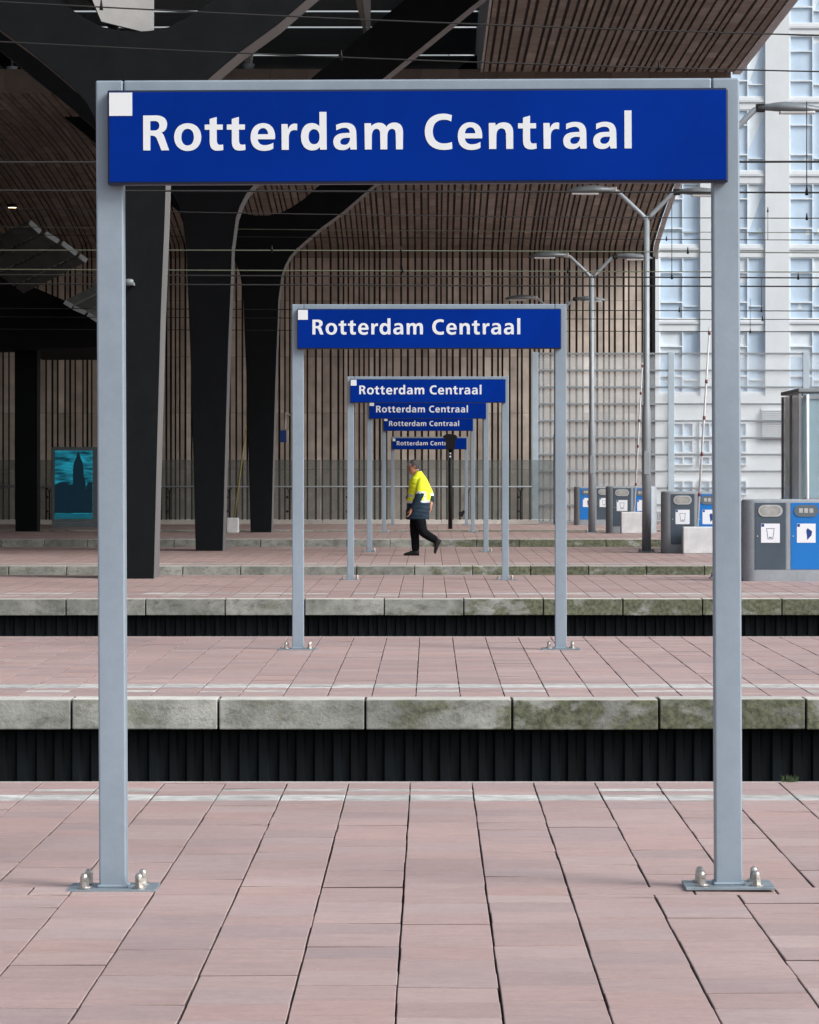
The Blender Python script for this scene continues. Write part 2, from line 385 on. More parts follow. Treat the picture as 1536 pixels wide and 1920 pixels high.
# Y near, Y far, top z, half width of detailed paving, kerb joint phase, kerb spacing, near kerb?
PLAT = [
    (5.0, 20.18, 0.0, (-6.0, 6.2), None, None),
    (27.4, 37.95, 0.0, (-7.5, 7.8), -.437, .985),
    (50.6, 62.4, -.05, (-9.5, 9.5), -.572, .985),
    (67.3, 84.5, -.03, (-12.0, 11.5), -.26, .955),
    (93.2, 105.6, -.02, (-12.5, 12.0), -.92, .985),
    (114.6, 138.0, -.115, (-15.5, 13.5), -.3, .985),
]
TW, TL, PH = .302, .337, -.098
def paving(pi, Y0, Y1, z, X0, X1, white_rows, par, jog=None):
    rr = random.Random(100 + pi)
    mb = MB()
    fine = pi <= 1
    k0 = int((X0 - PH) / TW) - 1; k1 = int((X1 - PH) / TW) + 1
    segs = [(Y0, Y1, 0.0)]
    if jog: segs = [(Y0, jog[0], 0.0), (jog[0], jog[1], .5), (jog[1], Y1, 0.0)]
    g_ = .0026 if fine else .0034
    for (a0, a1, sh) in segs:
        for k in range(k0, k1 + 1):
            cx0 = PH + (k + sh) * TW; cx1 = cx0 + TW
            jg = sh and (k * TW + PH < -1.40 or k * TW + PH > .48)
            if sh and not jg: cx0 = PH + k * TW; cx1 = cx0 + TW
            if jg and abs(k * TW + PH - .48) < TW and (k - 1) * TW + PH <= .48: cx0 = PH + k * TW
            if jg and k * TW + PH < 0 and (k + 1) * TW + PH >= -1.40: cx1 = PH + (k + 1) * TW
            cuts = [a0]
            if sh: cuts = [a0, a1]
            else:
                y = a0 + rr.uniform(.05, 1) * TL
                forced = sorted([q for wr in white_rows for q in (wr[0], wr[1]) if a0 < wr[0] < a1])
                while y < a1 - .04:
                    cuts.append(y); y += TL
                for q in forced:
                    cuts = [c for c in cuts if abs(c - q) > .09 or c == a0]
                    cuts.append(q)
                cuts.append(a1); cuts = sorted(set(cuts))
            for j in range(len(cuts) - 1):
                ya, yb = cuts[j], cuts[j+1]
                mi = 0; r = rr.random() ** 1.0
                ym = (ya + yb) / 2
                for wr in white_rows:
                    if wr[0] - .01 < ym < wr[1] + .01 and (wr[2] >= 1 or rr.random() < wr[2]): mi = 1
                jx = rr.gauss(0, .0008) ; jx2 = rr.gauss(0, .0008)
                x0 = cx0 + g_ + jx + abs(rr.gauss(0, .0006)); x1 = cx1 - g_ + jx2 - abs(rr.gauss(0, .0006))
                gy = .003 if rr.random() < .5 else .009
                y0_ = ya + gy; y1_ = yb - .0008
                zt = z + rr.gauss(0, .0008 if fine else .0004)
                dz = [rr.gauss(0, .0007) for _ in range(4)]
                b = len(mb.v)
                if fine:
                    c = .0022
                    ins = [(x0+c, y0_+.0003), (x1-c, y0_+.0003), (x1-c, y1_-.0003), (x0+c, y1_-.0003)]
                    out = [(x0, y0_), (x1, y0_), (x1, y1_), (x0, y1_)]
                    mb.v += [(p[0], p[1], zt + dz[i]) for i, p in enumerate(ins)]
                    mb.v += [(p[0], p[1], zt - c + dz[i]) for i, p in enumerate(out)]
                    mb.v += [(p[0], p[1], zt - .05) for p in out]
                    mb.face([b, b+1, b+2, b+3], mi, r)
                    for i in range(4):
                        q = (i+1) % 4
                        mb.face([b+4+i, b+4+q, b+q, b+i], mi, r)
                        mb.face([b+8+i, b+8+q, b+4+q, b+4+i], (3 if i % 2 == 0 else 4), r)
                else:
                    out = [(x0, y0_), (x1, y0_), (x1, y1_), (x0, y1_)]
                    mb.v += [(p[0], p[1], zt) for p in out] + [(p[0], p[1], zt - .04) for p in out]
                    mb.face([b, b+1, b+2, b+3], mi, r)
                    for i in range(4):
                        q = (i+1) % 4
                        mb.face([b+4+i, b+4+q, b+q, b+i], (3 if i % 2 == 0 else 4), r)
    return mb.build('paving', [M['tile'], M['tile_white'], M['slab'], M['joint'], M['joint_side']], par)

plat_label = ['pink paved platform nearest the viewer, under the largest sign', 'second pink paved platform behind the wide mossy kerb',
    'third paved platform, below the third sign frame', 'fourth paved platform, where the person walks',
    'fifth paved platform, below the fifth sign frame', 'farthest paved platform in front of the brown wall']
for i, (Y0, Y1, z, (X0, X1), kp, ks) in enumerate(PLAT):
    s = MB()
    s.box(-60, X0 - .35, Y0 + .34, Y1 - .02, -1.0, z - .004, 1); s.box(X1 + .35, 60, Y0 + .34, Y1 - .02, -1.0, z - .004, 1)
    s.box(X0 - .349, X1 + .349, Y0 + .3, Y1 - .02, -1.0, z - .03, 0)
    po = s.build('platform', [M['slab'], M['tile']]); tag(po, plat_label[i], kind='structure')
    ky = Y0 + (.34 if kp is not None else 0)
    if i == 0: wr = [(19.0, 19.33, 1), (19.56, 19.70, .5)]
    elif i == 1: wr = [(28.9, 29.42, 1), (28.38, 28.6, .5)]
    elif i == 2: wr = [(52.6, 53.2, .8), (51.9, 52.2, .4)]
    elif i == 5: wr = []
    else: wr = [(ky + 1.2, ky + 1.8, .9)]
    paving(i, ky + .006, Y1 - .05, z, X0, X1, wr, po, (14.77, 15.03) if i == 0 else None)
    # thin pale far edge
    e_ = MB(); e_.box(-60, 60, Y1 - .045, Y1, z - .30, z - .001, 0)
    e_.build('edge_strip', M['conc_light'], po)
    if kp is not None:
        rr = random.Random(7 + i)
        k = MB(); n0 = int((-62 - kp) / ks); n1 = int((62 - kp) / ks)
        for q in range(n0, n1):
            xa = kp + q * ks + .007; xb = kp + (q + 1) * ks - .007
            dz = rr.gauss(0, .0015); dy = rr.gauss(0, .002)
            k.box(xa, xb, Y0 + dy, Y0 + .33, z - .20 + dz, z + .004 + dz, 0, rr.random(), bev=.008 if abs(xa) < 14 else 0)
        k.build('kerb', M['kerb'], po)
        p = MB(); rr = random.Random(50 + i)
        x = -62.0; per = .125; yb = Y0 + .19
        while x < 62:
            r_ = rr.random(); d = .03
            if abs(x) > 20: per_ = .5
            else: per_ = per * rr.uniform(.85, 1.15)
            xs = [x, x + per_*.12, x + per_*.5, x + per_*.62, x + per_]
            ys = [yb, yb - d, yb - d, yb, yb]
            for j in range(4):
                p.add([(xs[j], ys[j], -1.25), (xs[j+1], ys[j+1], -1.25), (xs[j+1], ys[j+1], z - .17), (xs[j], ys[j], z - .17)], [(0,1,2,3)], 0, r_)
            x += per_
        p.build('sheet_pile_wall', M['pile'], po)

# grass tuft on the far edge of the first platform
rr = random.Random(3); g = MB()
gx, gy = px(1483, 20.1), 20.12
for _ in range(46):
    bx = gx + rr.gauss(0, .018); an = rr.uniform(0, 2*PI); L_ = rr.uniform(.01, .042); ln = rr.uniform(.2, .9)
    dx, dy = math.cos(an) * L_ * ln, math.sin(an) * L_ * ln * .4
    w_ = .0016
    g.add([(bx-w_, gy, -.02), (bx+w_, gy, -.02), (bx+dx*.5+w_, gy+dy*.5, L_*.7), (bx+dx, gy+dy, L_), (bx+dx*.5-w_, gy+dy*.5, L_*.7)], [(0,1,2,3,4)])
tag(g.build('grass_tuft', M['grass']), 'small green grass tuft growing at the dark platform edge, lower right', 'grass tuft')

# ------------------------------------------------------------------ lettering
GL = {
 'R': ((115,815), "M115,192 L345,190 C480,190 543,255 543,350 C543,430 500,480 440,498 C465,512 480,535 494,575 L578,815 L440,815 L368,630 C350,580 330,552 270,552 L243,552 L243,815 L115,815 Z M243,292 L320,290 C375,290 405,320 405,373 C405,430 370,458 310,460 L243,460 Z"),
 'o': ((668,815), "M911,332 C1056,332 1153,432 1153,580 C1153,728 1056,828 911,828 C766,828 668,728 668,580 C668,432 766,332 911,332 Z M908,432 C840,432 797,488 797,581 C797,674 840,730 908,730 C976,730 1020,674 1020,581 C1020,488 976,432 908,432 Z"),
 't': ((75,805), "M75,348 L163,348 L163,262 C163,250 170,247 180,243 L290,213 L290,348 L397,348 L397,440 L290,440 L290,620 C290,685 310,710 345,710 C370,710 385,708 402,704 L406,800 C375,810 340,815 300,815 C205,815 163,760 163,655 L163,440 L75,440 Z"),
 'e': ((498,805), "M932,614 L625,614 C632,680 675,720 750,720 C815,720 860,700 903,678 L903,780 C860,808 800,822 735,822 C585,822 498,730 498,580 C498,430 585,326 722,326 C860,326 936,420 936,570 Z M625,525 L812,525 C808,455 775,415 720,415 C665,415 632,455 625,525 Z"),
 'r': ((1052,805), "M1050,345 L1160,345 L1168,440 C1190,370 1235,338 1290,337 C1305,337 1320,340 1333,343 L1330,457 C1315,454 1300,452 1280,452 C1215,452 1180,500 1180,600 L1180,805 L1054,805 Z"),
 'd': ((55,803), "M385,128 L512,128 L514,803 L395,803 L390,755 C355,798 310,815 250,815 C130,815 55,720 55,570 C55,420 130,327 245,327 C300,327 350,345 385,385 Z M288,436 C225,436 190,490 190,570 C190,655 225,706 288,706 C350,706 388,655 388,570 C388,490 348,436 288,436 Z"),
 'a': ((632,803), "M685,360 C740,338 790,325 850,325 C980,325 1045,390 1045,520 L1050,803 L940,803 L930,750 C895,795 850,812 790,812 C690,812 632,760 632,665 C632,565 705,512 830,508 L925,503 C925,440 895,413 835,413 C785,413 740,430 685,460 Z M932,592 L870,592 C800,592 757,620 757,665 C757,700 785,720 830,720 C890,720 932,670 932,592 Z"),
 'm': ((230,800), "M230,332 L347,332 L350,385 C385,345 435,323 490,323 C550,323 595,348 622,398 C650,348 700,320 765,320 C870,320 918,385 918,500 L915,800 L792,800 L788,530 C787,470 770,432 725,432 C675,432 638,475 638,560 L635,800 L513,800 L510,530 C509,465 490,432 445,432 C395,432 362,480 360,560 L358,800 L235,800 Z"),
 'C': ((155,792), "M642,188 L628,298 C590,275 545,265 495,265 C370,265 298,345 298,480 C298,610 375,690 495,690 C550,690 600,680 640,665 L648,785 C600,800 550,805 490,805 C285,805 155,680 155,480 C155,280 285,157 485,157 C545,157 595,167 642,188 Z"),
 'n': ((147,790), "M147,325 L265,325 L270,375 C305,335 355,315 415,315 C530,315 583,380 583,500 L583,790 L458,790 L455,540 C454,465 430,422 375,422 C315,422 283,475 283,560 L280,790 L152,790 Z"),
 'l': ((1228,778), "M1228,100 L1355,100 L1355,778 L1228,778 Z"),
}
import re
def glyph(ch):
    (ox, oy), s = GL[ch]; cont = []; cur = None; p = (0, 0)
    for cmd, args in re.findall(r'([MLCZ])([^MLCZ]*)', s):
        v = [float(q) for q in re.findall(r'-?[\d.]+', args)]
        P = [((v[i]-ox)/9.6, (oy-v[i+1])/9.6) for i in range(0, len(v), 2)]
        if cmd == 'M': cur = [P[0]]; p = P[0]
        elif cmd == 'L': cur.append(P[0]); p = P[0]
        elif cmd == 'C':
            for t_ in range(1, 9):
                t = t_ / 8; u = 1 - t
                cur.append(tuple(u**3*p[i] + 3*u*u*t*P[0][i] + 3*u*t*t*P[1][i] + t**3*P[2][i] for i in (0, 1)))
            p = P[2]
        else:
            if math.dist(cur[0], cur[-1]) < 1e-4: cur.pop()
            cont.append(cur)
    return cont
TXT = [('R',272),('o',329.6),('t',386.6),('t',427.8),('e',471.9),('r',529.6),('d',565.7),('a',625.8),('m',684),
       ('C',796.1),('e',857.6),('n',915.3),('t',969.8),('r',1017.2),('a',1053.75),('a',1109.6),('l',1167.9)]
PXM = FPX / 15.0
def lettering_mesh(chars):
    """flat letters in panel coordinates (x,z metres; thickness towards -Y)"""
    cu = bpy.data.curves.new('lettering', 'CURVE'); cu.dimensions = '2D'; cu.fill_mode = 'BOTH'; cu.extrude = .0006
    for ch, x in chars:
        for c in glyph(ch):
            sp = cu.splines.new('POLY'); sp.points.add(len(c) - 1); sp.use_cyclic_u = True
            for i, q in enumerate(c): sp.points[i].co = ((x - 783 + q[0]) / PXM, (1665 - 283.4 + q[1]) / PXM, 0, 1)
    o = bpy.data.objects.new('tmp', cu); C.objects.link(o)
    bpy.context.view_layer.update()
    me = bpy.data.meshes.new_from_object(o.evaluated_get(bpy.context.evaluated_depsgraph_get()))
    bpy.data.objects.remove(o)
    me.transform(Matrix.Rotation(R(90), 4, 'X'))
    me.materials.clear(); me.materials.append(M['white']); me.name = 'lettering'
    return me
LET = [lettering_mesh(TXT[:9]), lettering_mesh(TXT[9:])]

def bolt_mesh(mb, x, y, rot):
    for (r_, z0, z1, n) in ((.026, 0, .006, 16), (.0165, .006, .026, 6), (.0155, .027, .040, 6)):
        b = len(mb.v)
        for zz in (z0, z1):
            for k in range(n):
                an = rot + 2*PI*k/n; mb.v.append((x + r_*math.cos(an), y + r_*math.sin(an), zz))
        for k in range(n): mb.face([b+k, b+(k+1)%n, b+n+(k+1)%n, b+n+k])
        mb.face([b+n+k for k in range(n)])
    # domed cap
    prof = [(.0145, .040), (.0135, .047), (.0095, .053), (.004, .056)]
    b = len(mb.v); n = 10
    for r_, zz in prof:
        for k in range(n):
            an = 2*PI*k/n; mb.v.append((x + r_*math.cos(an), y + r_*math.sin(an), zz))
    for i in range(3):
        for k in range(n): mb.face([b+i*n+k, b+i*n+(k+1)%n, b+(i+1)*n+(k+1)%n, b+(i+1)*n+k], 0, None, True)
    mb.face([b+3*n+k for k in range(n)])

def sign_frame(label, loc, lean=0, cut=0.0):
    t = thing('sign_frame', label, 'station sign', loc, 'station name signs in line on the platforms')
    t.rotation_euler = (0, lean, 0)
    H = 2.965 - cut; W = 1.177; pw = .099; D = .10
    for s in (-1, 1):
        xa, xb = (-W, -W + pw) if s < 0 else (W - pw, W)
        p = MB(); p.box(xa, xb, -D/2, D/2, .012, H, bev=.006); po = p.build('post', M['steel'], t)
        # weld collar
        wld = MB(); wld.box(xa - .008, xb + .008, -D/2 - .008, D/2 + .008, .010, .024, bev=.006); wld.build('weld_collar', M['steel'], po)
        cx = (xa + xb) / 2
        pl = MB(); pl.box(cx - .1625, cx + .1625, -.13, .14, .001, .012, bev=.002); pl.build('base_plate', M['steel_plate'], t)
        for q, (bx, by) in enumerate(((-.10,-.075), (.10,-.075), (-.10,.085), (.10,.085))):
            b = MB(); bolt_mesh(b, 0, 0, q * .5 + s)
            bo = b.build('bolt', M['bolt'], t); bo.location = (cx + bx, by, .0125)
            bo.rotation_euler = ((q % 2) * .12 - .05, (q // 2) * .1 - .06, 0)
    b = MB(); b.box(-W + pw + .003, W - pw - .003, -D/2, D/2, H - .1, H, bev=.006); b.build('crossbar', M['steel'], t)
    z1 = 2.924 - cut; z0 = 2.579 - cut; y1 = -D/2 - .002; y0 = y1 - .055
    s = MB(); s.box(-1.131, 1.131, y0, y1, z0, z1, 0, bev=.006)
    so_ = s.build('sign_panel', M['blue_edge'], t)
    f = MB(); f.box(-1.124, 1.124, y0 - .004, y0 - .0005, z0 + .010, z1 - .008, 0, bev=.001); f.build('sign_face', M['blue'], so_)
    q = MB(); q.box(-1.124 + .0005, -1.124 + .0845, y0 - .0062, y0 - .0042, z1 - .0095 - .0845, z1 - .0095, 0); q.build('white_square', M['white'], so_)
    for lm in LET:
        lo = bpy.data.objects.new('lettering', lm); C.objects.link(lo); lo.parent = so_; lo.location = (0, y0 - .0052, -cut)
    return t
FR = [  # label, base-centre px, Y, z
    ('largest and nearest blue station sign reading Rotterdam Centraal on a grey steel frame', 789.5, 15.0, 0, .0042, 0),
    ('second blue station sign from the front, directly behind the largest one', 805.5, 35.1, 0, .0008, 0),
    ('third blue station sign from the front, its frame standing left and right of the person', 802.6, 59.6, -.05, 0, 0),
    ('fourth blue station sign, its top edge just hidden beneath the third sign', 802.2, 79.2, -.03, 0, 0),
    ('fifth blue station sign, hanging just above the black signal head', 803.5, 103.8, -.02, 0, 0),
    ('smallest and farthest blue station sign, its last letters hidden behind the black signal', 805.5, 124.8, -.115, 0, .26)]
for lab, cx, Y, z, lean, cut in FR:
    sign_frame(lab, (px(cx, Y), Y, z), -lean, cut)

# ------------------------------------------------------------------ station hall: wall, soffit, skylight
XW = 7.14
hall = thing('station_hall', 'brown strip clad station hall wall curving up into the roof', 'building', (0, 131, 0))
PY = 131.0
prof = [(131,-.2),(131,1.6),(131,3.4),(131,5.2),(131,7.0),(131,8.38),(130.85,8.62),(130.4,8.80),(128.5,9.04),(125.5,9.40),(122,9.73),(118,10.06),(113,10.37),(107,10.57),(98,10.68)]
def slats(mb, X0, X1, prof, rr, normal_out, wmin=.10, wmax=.27):
    x = X0
    while x < X1 - .06:
        wd = rr.choice([.08,.10,.12,.135,.15,.17,.20]) * rr.uniform(.95, 1.05); gap = rr.choice([.055,.062,.070])
        x1 = min(x + wd, X1); base = rr.random()
        ph = rr.uniform(0, 1.2)
        # subdivide the profile into pieces about 1.2 m long
        for i in range(len(prof) - 1):
            (ya, za), (yb, zb) = prof[i], prof[i+1]
            L_ = math.hypot(yb - ya, zb - za); n = max(1, int(L_ / (1.25 if L_ > 2.2 else 1.9)))
            cuts = [0] + sorted(min(.97, max(.03, (j + rr.uniform(-.35, .35)) / n)) for j in range(1, n)) + [1]
            for j in range(len(cuts) - 1):
                A = (ya + (yb-ya)*cuts[j], za + (zb-za)*cuts[j]); B = (ya + (yb-ya)*cuts[j+1], za + (zb-za)*cuts[j+1])
                tx, tz = (yb-ya)/L_, (zb-za)/L_; nx, nz = -tz, tx   # towards viewer / down
                if nx > 0 or (abs(nx) < 1e-6 and nz > 0): nx, nz = -nx, -nz
                d = .05
                r = min(1, max(0, base * .35 + rr.random() * .65))
                o_ = (nx * d, nz * d); e2 = .004
                Af = (A[0] + o_[0] + tx*e2, A[1] + o_[1] + tz*e2); Bf = (B[0] + o_[0] - tx*e2, B[1] + o_[1] - tz*e2)
                y_ = PY
                v = [(x, Af[0]-y_, Af[1]), (x1, Af[0]-y_, Af[1]), (x1, Bf[0]-y_, Bf[1]), (x, Bf[0]-y_, Bf[1]),
                     (x, A[0]-y_, A[1]), (x1, A[0]-y_, A[1]), (x1, B[0]-y_, B[1]), (x, B[0]-y_, B[1])]
                mb.add(v, [(0,1,2,3), (0,3,7,4), (1,5,6,2)], 0, r)
        x = x1 + gap
rr = random.Random(11)
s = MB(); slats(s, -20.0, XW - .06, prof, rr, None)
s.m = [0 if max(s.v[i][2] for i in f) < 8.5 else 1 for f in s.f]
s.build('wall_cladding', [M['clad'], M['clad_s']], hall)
s = MB()
for i in range(len(prof) - 1):
    (ya, za), (yb, zb) = prof[i], prof[i+1]
    s.add([(-20, ya-PY, za), (XW, ya-PY, za), (XW, yb-PY, zb), (-20, yb-PY, zb)], [(0,1,2,3)])
# roof mass over the far soffit (side and top)
poly = [(y-PY, z+.001) for y, z in prof[::-1]] + [(7, -.2), (7, 11.1), (-33, 10.95)]
for xs, xe in ((-20.0, XW),):
    for X in (xs, xe):
        b = len(s.v); s.v += [(X, p[0], p[1]) for p in poly]; idx = list(range(b, b+len(poly)))
        s.face(idx if X > 0 else idx[::-1], 1)
    s.add([(xs,7,-.2),(xe,7,-.2),(xe,7,11.1),(xs,7,11.1),(xs,-33,10.95),(xe,-33,10.95)], [(1,0,3,2),(3,2,5,4)], 1)
s.box(1.241, XW-.002, -32.9, 7, 10.97, 13.3, 1)
s.build('wall_backing', [M['clad_back'], M['trim']], hall)
# pale trim along the right edge of the far wall and soffit
tr = MB()
for i in range(5, len(prof) - 1):
    (ya, za), (yb, zb) = prof[i], prof[i+1]
    tr.add([(XW, ya-PY-.06, za-.05), (XW+.16, ya-PY-.06, za-.05), (XW+.16, yb-PY-.06, zb-.05), (XW, yb-PY-.06, zb-.05)], [(0,1,2,3)])
    tr.add([(XW+.16, ya-PY-.06, za-.05), (XW+.16, ya-PY, za+.3), (XW+.16, yb-PY, zb+.3), (XW+.16, yb-PY-.06, zb-.05)], [(0,1,2,3)])
tr.build('edge_trim', M['trim'], hall)
dk = MB(); dk.box(XW - .05, XW + .06, -.22, .1, -.1, 8.40); dk.build('corner_post', M['black'], hall)
# cross band between far soffit and skylight
ZS = EYE + 9.53; XO = 1.24
bd = MB(); x = -20.0; rr = random.Random(5)
while x < XW:
    x1 = min(x + .9, XW); bd.box(x + .004, x1 - .004, 97.0-PY, 98.0-PY, 10.60, ZS + .02, 0, rr.random()); x = x1
bd.build('stone_band', M['beam'], hall)
# near soffit
rr = random.Random(21)
ns = [(97.0, ZS), (92.5, ZS), (88, ZS), (83.5, ZS), (79, ZS), (74.5, ZS), (70, ZS)]
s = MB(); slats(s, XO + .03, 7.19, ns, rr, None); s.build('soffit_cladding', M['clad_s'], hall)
s = MB(); s.box(XO + .002, 7.19, 70-PY, 97.0-PY, ZS + .001, 13.3); s.build('soffit_backing', M['clad_back'], hall)
tr = MB(); tr.box(7.192, 7.38, 70-PY, 97.3-PY, ZS - .08, 13.32); tr.build('roof_edge_trim', M['trim'], hall)
rv = MB(); rv.box(XO - .05, XO, 70-PY, 112-PY, ZS - .06, 13.2); rv.build('opening_reveal', M['trim'], hall)
# skylight: dark panels with open joints
rf = MB(); ZR = 12.85
cuts = [70, 74, 78, 82, 86, 90, 93.5, 97, 100.4, 104, 111, 118]
for i in range(len(cuts) - 1):
    rf.box(-20, XO - .052, cuts[i] + .42 - PY, cuts[i+1] - PY, ZR, ZR + .02)
for y0_ in (36, 42, 48, 54, 60, 65.5): rf.box(-20, -5.5, y0_ - PY, y0_ + 5.2 - PY, ZR, ZR + .02)  # unseen panels added nearer the viewer to shade the left of the hall
rf.build('roof_panel_and_blocker', M['panel_dark'], hall)
gr = MB()
for X in (-17, -12.5, -8): gr.box(X - .06, X + .06, 36-PY, 118-PY, ZR - .22, ZR - .002)
gr.build('roof_purlin', M['dark_steel'], hall)
ew = MB(); ew.box(-20, XO - .051, 117-PY, 117.2-PY, 11.0, ZR - .3); ew.build('end_wall', M['clad_back'], hall)
# unseen dark wall added at left to block light into the hall
lf = MB(); lf.box(-14.8, -14.3, 48-PY, 130.8-PY, -1.2, 13.3); lf.build('light_blocker_wall', M['clad_back'], hall)

dl = thing('downlight', 'small glowing oval ceiling lamp in the dark soffit at far left', 'lamp', (px(23, 118), 118, pz(389, 118)))
a_ = MB(); a_.tube([(0,0,.0),(0,0,.10)], .14, 20); a_.build('lamp_housing', M['black'], dl)
a_ = MB(); a_.tube([(0,0,-.012),(0,0,-.001)], .115, 20); a_.build('lens', M['downlight'], dl)

# ------------------------------------------------------------------ branching columns
def col_outline():
    """right half outline from base up to tip of arm (rel x, z), lower/outer edge; then crotch side"""
    outer = [(.26,0.0),(.31,2.0),(.365,3.95),(.42,5.3),(.44,5.93),(.52,6.54),(.60,6.78),(.72,7.01),(.90,7.22),(1.13,7.42),(1.53,7.76),(2.08,8.16),(2.76,8.75),(3.59,9.42),(5.26,10.78),(7.2,12.36)]
    inner = [(7.2,13.3),(5.26,12.0),(3.09,10.2),(1.31,8.68),(1.10,8.49),(.77,8.27),(.50,8.13),(.2,8.07),(0,8.06)]
    right = outer + inner
    left = [(-x, z) for x, z in right[:-1]][::-1]
    return right + left      # counter clockwise seen from -Y? base right -> tip -> crotch -> left tip -> base left
def tri_prism(mb, poly, y0, y1, m_face, m_side, m_side_fn=None):
    """concave outline: triangulate through bmesh"""
    from mathutils.geometry import tessellate_polygon
    tris = tessellate_polygon([[Vector((p[0], p[1], 0)) for p in poly]])
    b = len(mb.v); n = len(poly)
    mb.v += [(p[0], y0, p[1]) for p in poly] + [(p[0], y1, p[1]) for p in poly]
    for t in tris:
        a_, b_, c_ = [Vector((poly[i][0], poly[i][1])) for i in t]
        cr = (b_-a_).x*(c_-a_).y - (b_-a_).y*(c_-a_).x
        tt = t if cr > 0 else t[::-1]
        mb.face([b+i for i in tt], m_face); mb.face([b+n+i for i in tt[::-1]], m_face)
    for i in range(n):
        j = (i+1) % n
        mb.face([b+i, b+n+i, b+n+j, b+j], m_side)
def column(label, Y, z, X):
    t = thing('branching_column', label, 'column', (X, Y, z), 'dark branching roof columns')
    o = col_outline()
    # front and back dark plates, side skin set slightly proud
    b = MB(); tri_prism(b, o, 0.0, 1.22, 0, 0); b.build('trunk', M['dark_steel'], t)
    nr = 16
    e_ = MB()
    for s in (1, -1):
        pts = [(x*s + (.006*s), zz - .004) for x, zz in o[:nr]]
        for i in range(nr-1):
            (xa, za), (xb, zb) = pts[i], pts[i+1]
            q = [(xa, .02, za), (xa, 1.20, za), (xb, 1.20, zb), (xb, .02, zb)]
            e_.add(q, [(0,1,2,3) if s > 0 else (3,2,1,0)], 0, random.Random(i).random())
    e_.build('side_plate', M['side_steel'], t)
    return t
XC = -4.34
c1 = column('nearest dark branching column, immediately right of the largest sign frame left post', 60.2, -.05, XC)
c2 = column('middle dark branching column, between its nearer and farther twins', 80.2, -.03, XC)
c3 = column('farthest dark branching column, left of the second sign frame', 104.0, -.02, XC + .03)
# strut plates reaching up from arms to roof
def strut(par, pts, y0, y1, split=None):
    s_ = MB(); s_.prism(pts, y0, y1); s_.build('roof_strut', M['trim'], par)
strut(c1, [(-.55,8.27),(.22,8.08),(.22,9.6),(-1.1,9.6)], .55, .75)
a_ = MB(); a_.prism([(3.09,9.98),(3.115,9.98),(2.75,12.9),(2.35,12.9)], .5, .8); a_.build('strut_web', M['beam'], c2)
a_ = MB(); a_.prism([(3.12,9.98),(3.16,9.98),(3.16,12.9),(2.755,12.9)], .48, .82); a_.build('roof_strut', M['trim'], c2)
hb = thing('hanging_spotlight', 'small spotlight under a tapering pale bracket below the dark skylight', 'lamp', (px(466, 99), 99, pz(128, 99)))
a_ = MB(); a_.prism([(-.06,.10),(.04,.10),(.06,.95),(-.34,.95)], 0, .2); a_.build('bracket_web', M['beam'], hb)
a_ = MB(); a_.prism([(.045,.10),(.085,.10),(.16,.95),(.065,.95)], -.02, .22); a_.build('bracket', M['trim'], hb)
a_ = MB(); a_.tube([(0,.1,.0),(0,.1,.12)], [.11,.15], 14); a_.tube([(0,.1,.95),(0,.1,2.4)], .03, 8); a_.build('lamp_housing', M['lamp_grey'], hb)
hb2 = thing('hanging_spotlight', 'small spotlight in the dark roof at the upper left picture edge', 'lamp', (px(22, 99), 99, pz(133, 99)))
a_ = MB(); a_.tube([(0,.1,.0),(0,.1,.12)], [.11,.15], 14); a_.tube([(0,.1,.12),(0,.1,2.2)], .03, 8); a_.build('lamp_housing', M['lamp_grey'], hb2)
ls = thing('loudspeaker', 'small pale loudspeaker on the left side of the nearest dark column', 'loudspeaker', (px(244, 59.5), 59.5, pz(529, 59.5)))
a_ = MB(); a_.tube([(-.10,0,0),(-.01,0,.0),(.03,0,.0),(.05,0,0)], [.05,.052,.048,.03], 12); a_.build('speaker_horn', M['lamp_head'], ls)
a_ = MB(); a_.box(-.02, .02, .04, .7, -.02, .02); a_.build('mount', M['lamp_grey'], ls)

# ------------------------------------------------------------------ dark platform canopy at far left
cn = thing('platform_canopy', 'dark canopy with ribbed glass roof and pale edges at far left', 'canopy', (-9, 100, 0))
def cpt(x, y, Y): return (px(x, Y) + 9, Y - 100, pz(y, Y))
ed = [((57,413),(77,432)),((86,434),(111,450)),((118,452),(145,473)),((150,476),(164,486))]
def ribs(mb_roof, mb_edge, ed, Y, dx, dy, dY):
    for (p0, p1) in ed:
        a0 = cpt(*p0, Y); a1 = cpt(*p1, Y)
        b1 = cpt(p1[0] + dx, p1[1] + dy, Y + dY); b0 = cpt(p0[0] + dx, p0[1] + dy, Y + dY)
        th = .05
        v = [a0, a1, b1, b0] + [(p[0], p[1], p[2] - th) for p in (a0, a1, b1, b0)]
        mb_roof.add(v, [(0,1,2,3), (7,6,5,4), (4,5,1,0), (1,5,6,2), (3,2,6,7), (0,4,7,3)], 0)
        e0 = cpt(p0[0]+1, p0[1]-1, Y - .02); e1 = cpt(p1[0]+1, p1[1]-1, Y - .02)
        v = [e0, e1, (e1[0]-.06, e1[1], e1[2]-.10), (e0[0]-.06, e0[1], e0[2]-.10)]
        v += [(p[0], p[1]+.015, p[2]) for p in v]
        mb_edge.add(v, [(3,2,1,0), (4,5,6,7), (0,1,5,4), (1,2,6,5), (2,3,7,6), (3,0,4,7)])
ro, edg = MB(), MB()
ribs(ro, edg, ed, 100, -120, 60, 3)
ro.build('glass_roof', M['canopy_glass'], cn); edg.build('glass_edge', M['edge_glass'], cn)
ro, edg = MB(), MB()
ribs(ro, edg, [((122,563),(137,572)),((139,574),(162,584)),((166,586),(184,598))], 106, 60, -30, 3)
ro.build('glass_roof', M['canopy_glass'], cn); edg.build('glass_edge', M['edge_glass'], cn)
b = MB(); xl, xr = px(-40,108)+9, px(286,108)+9
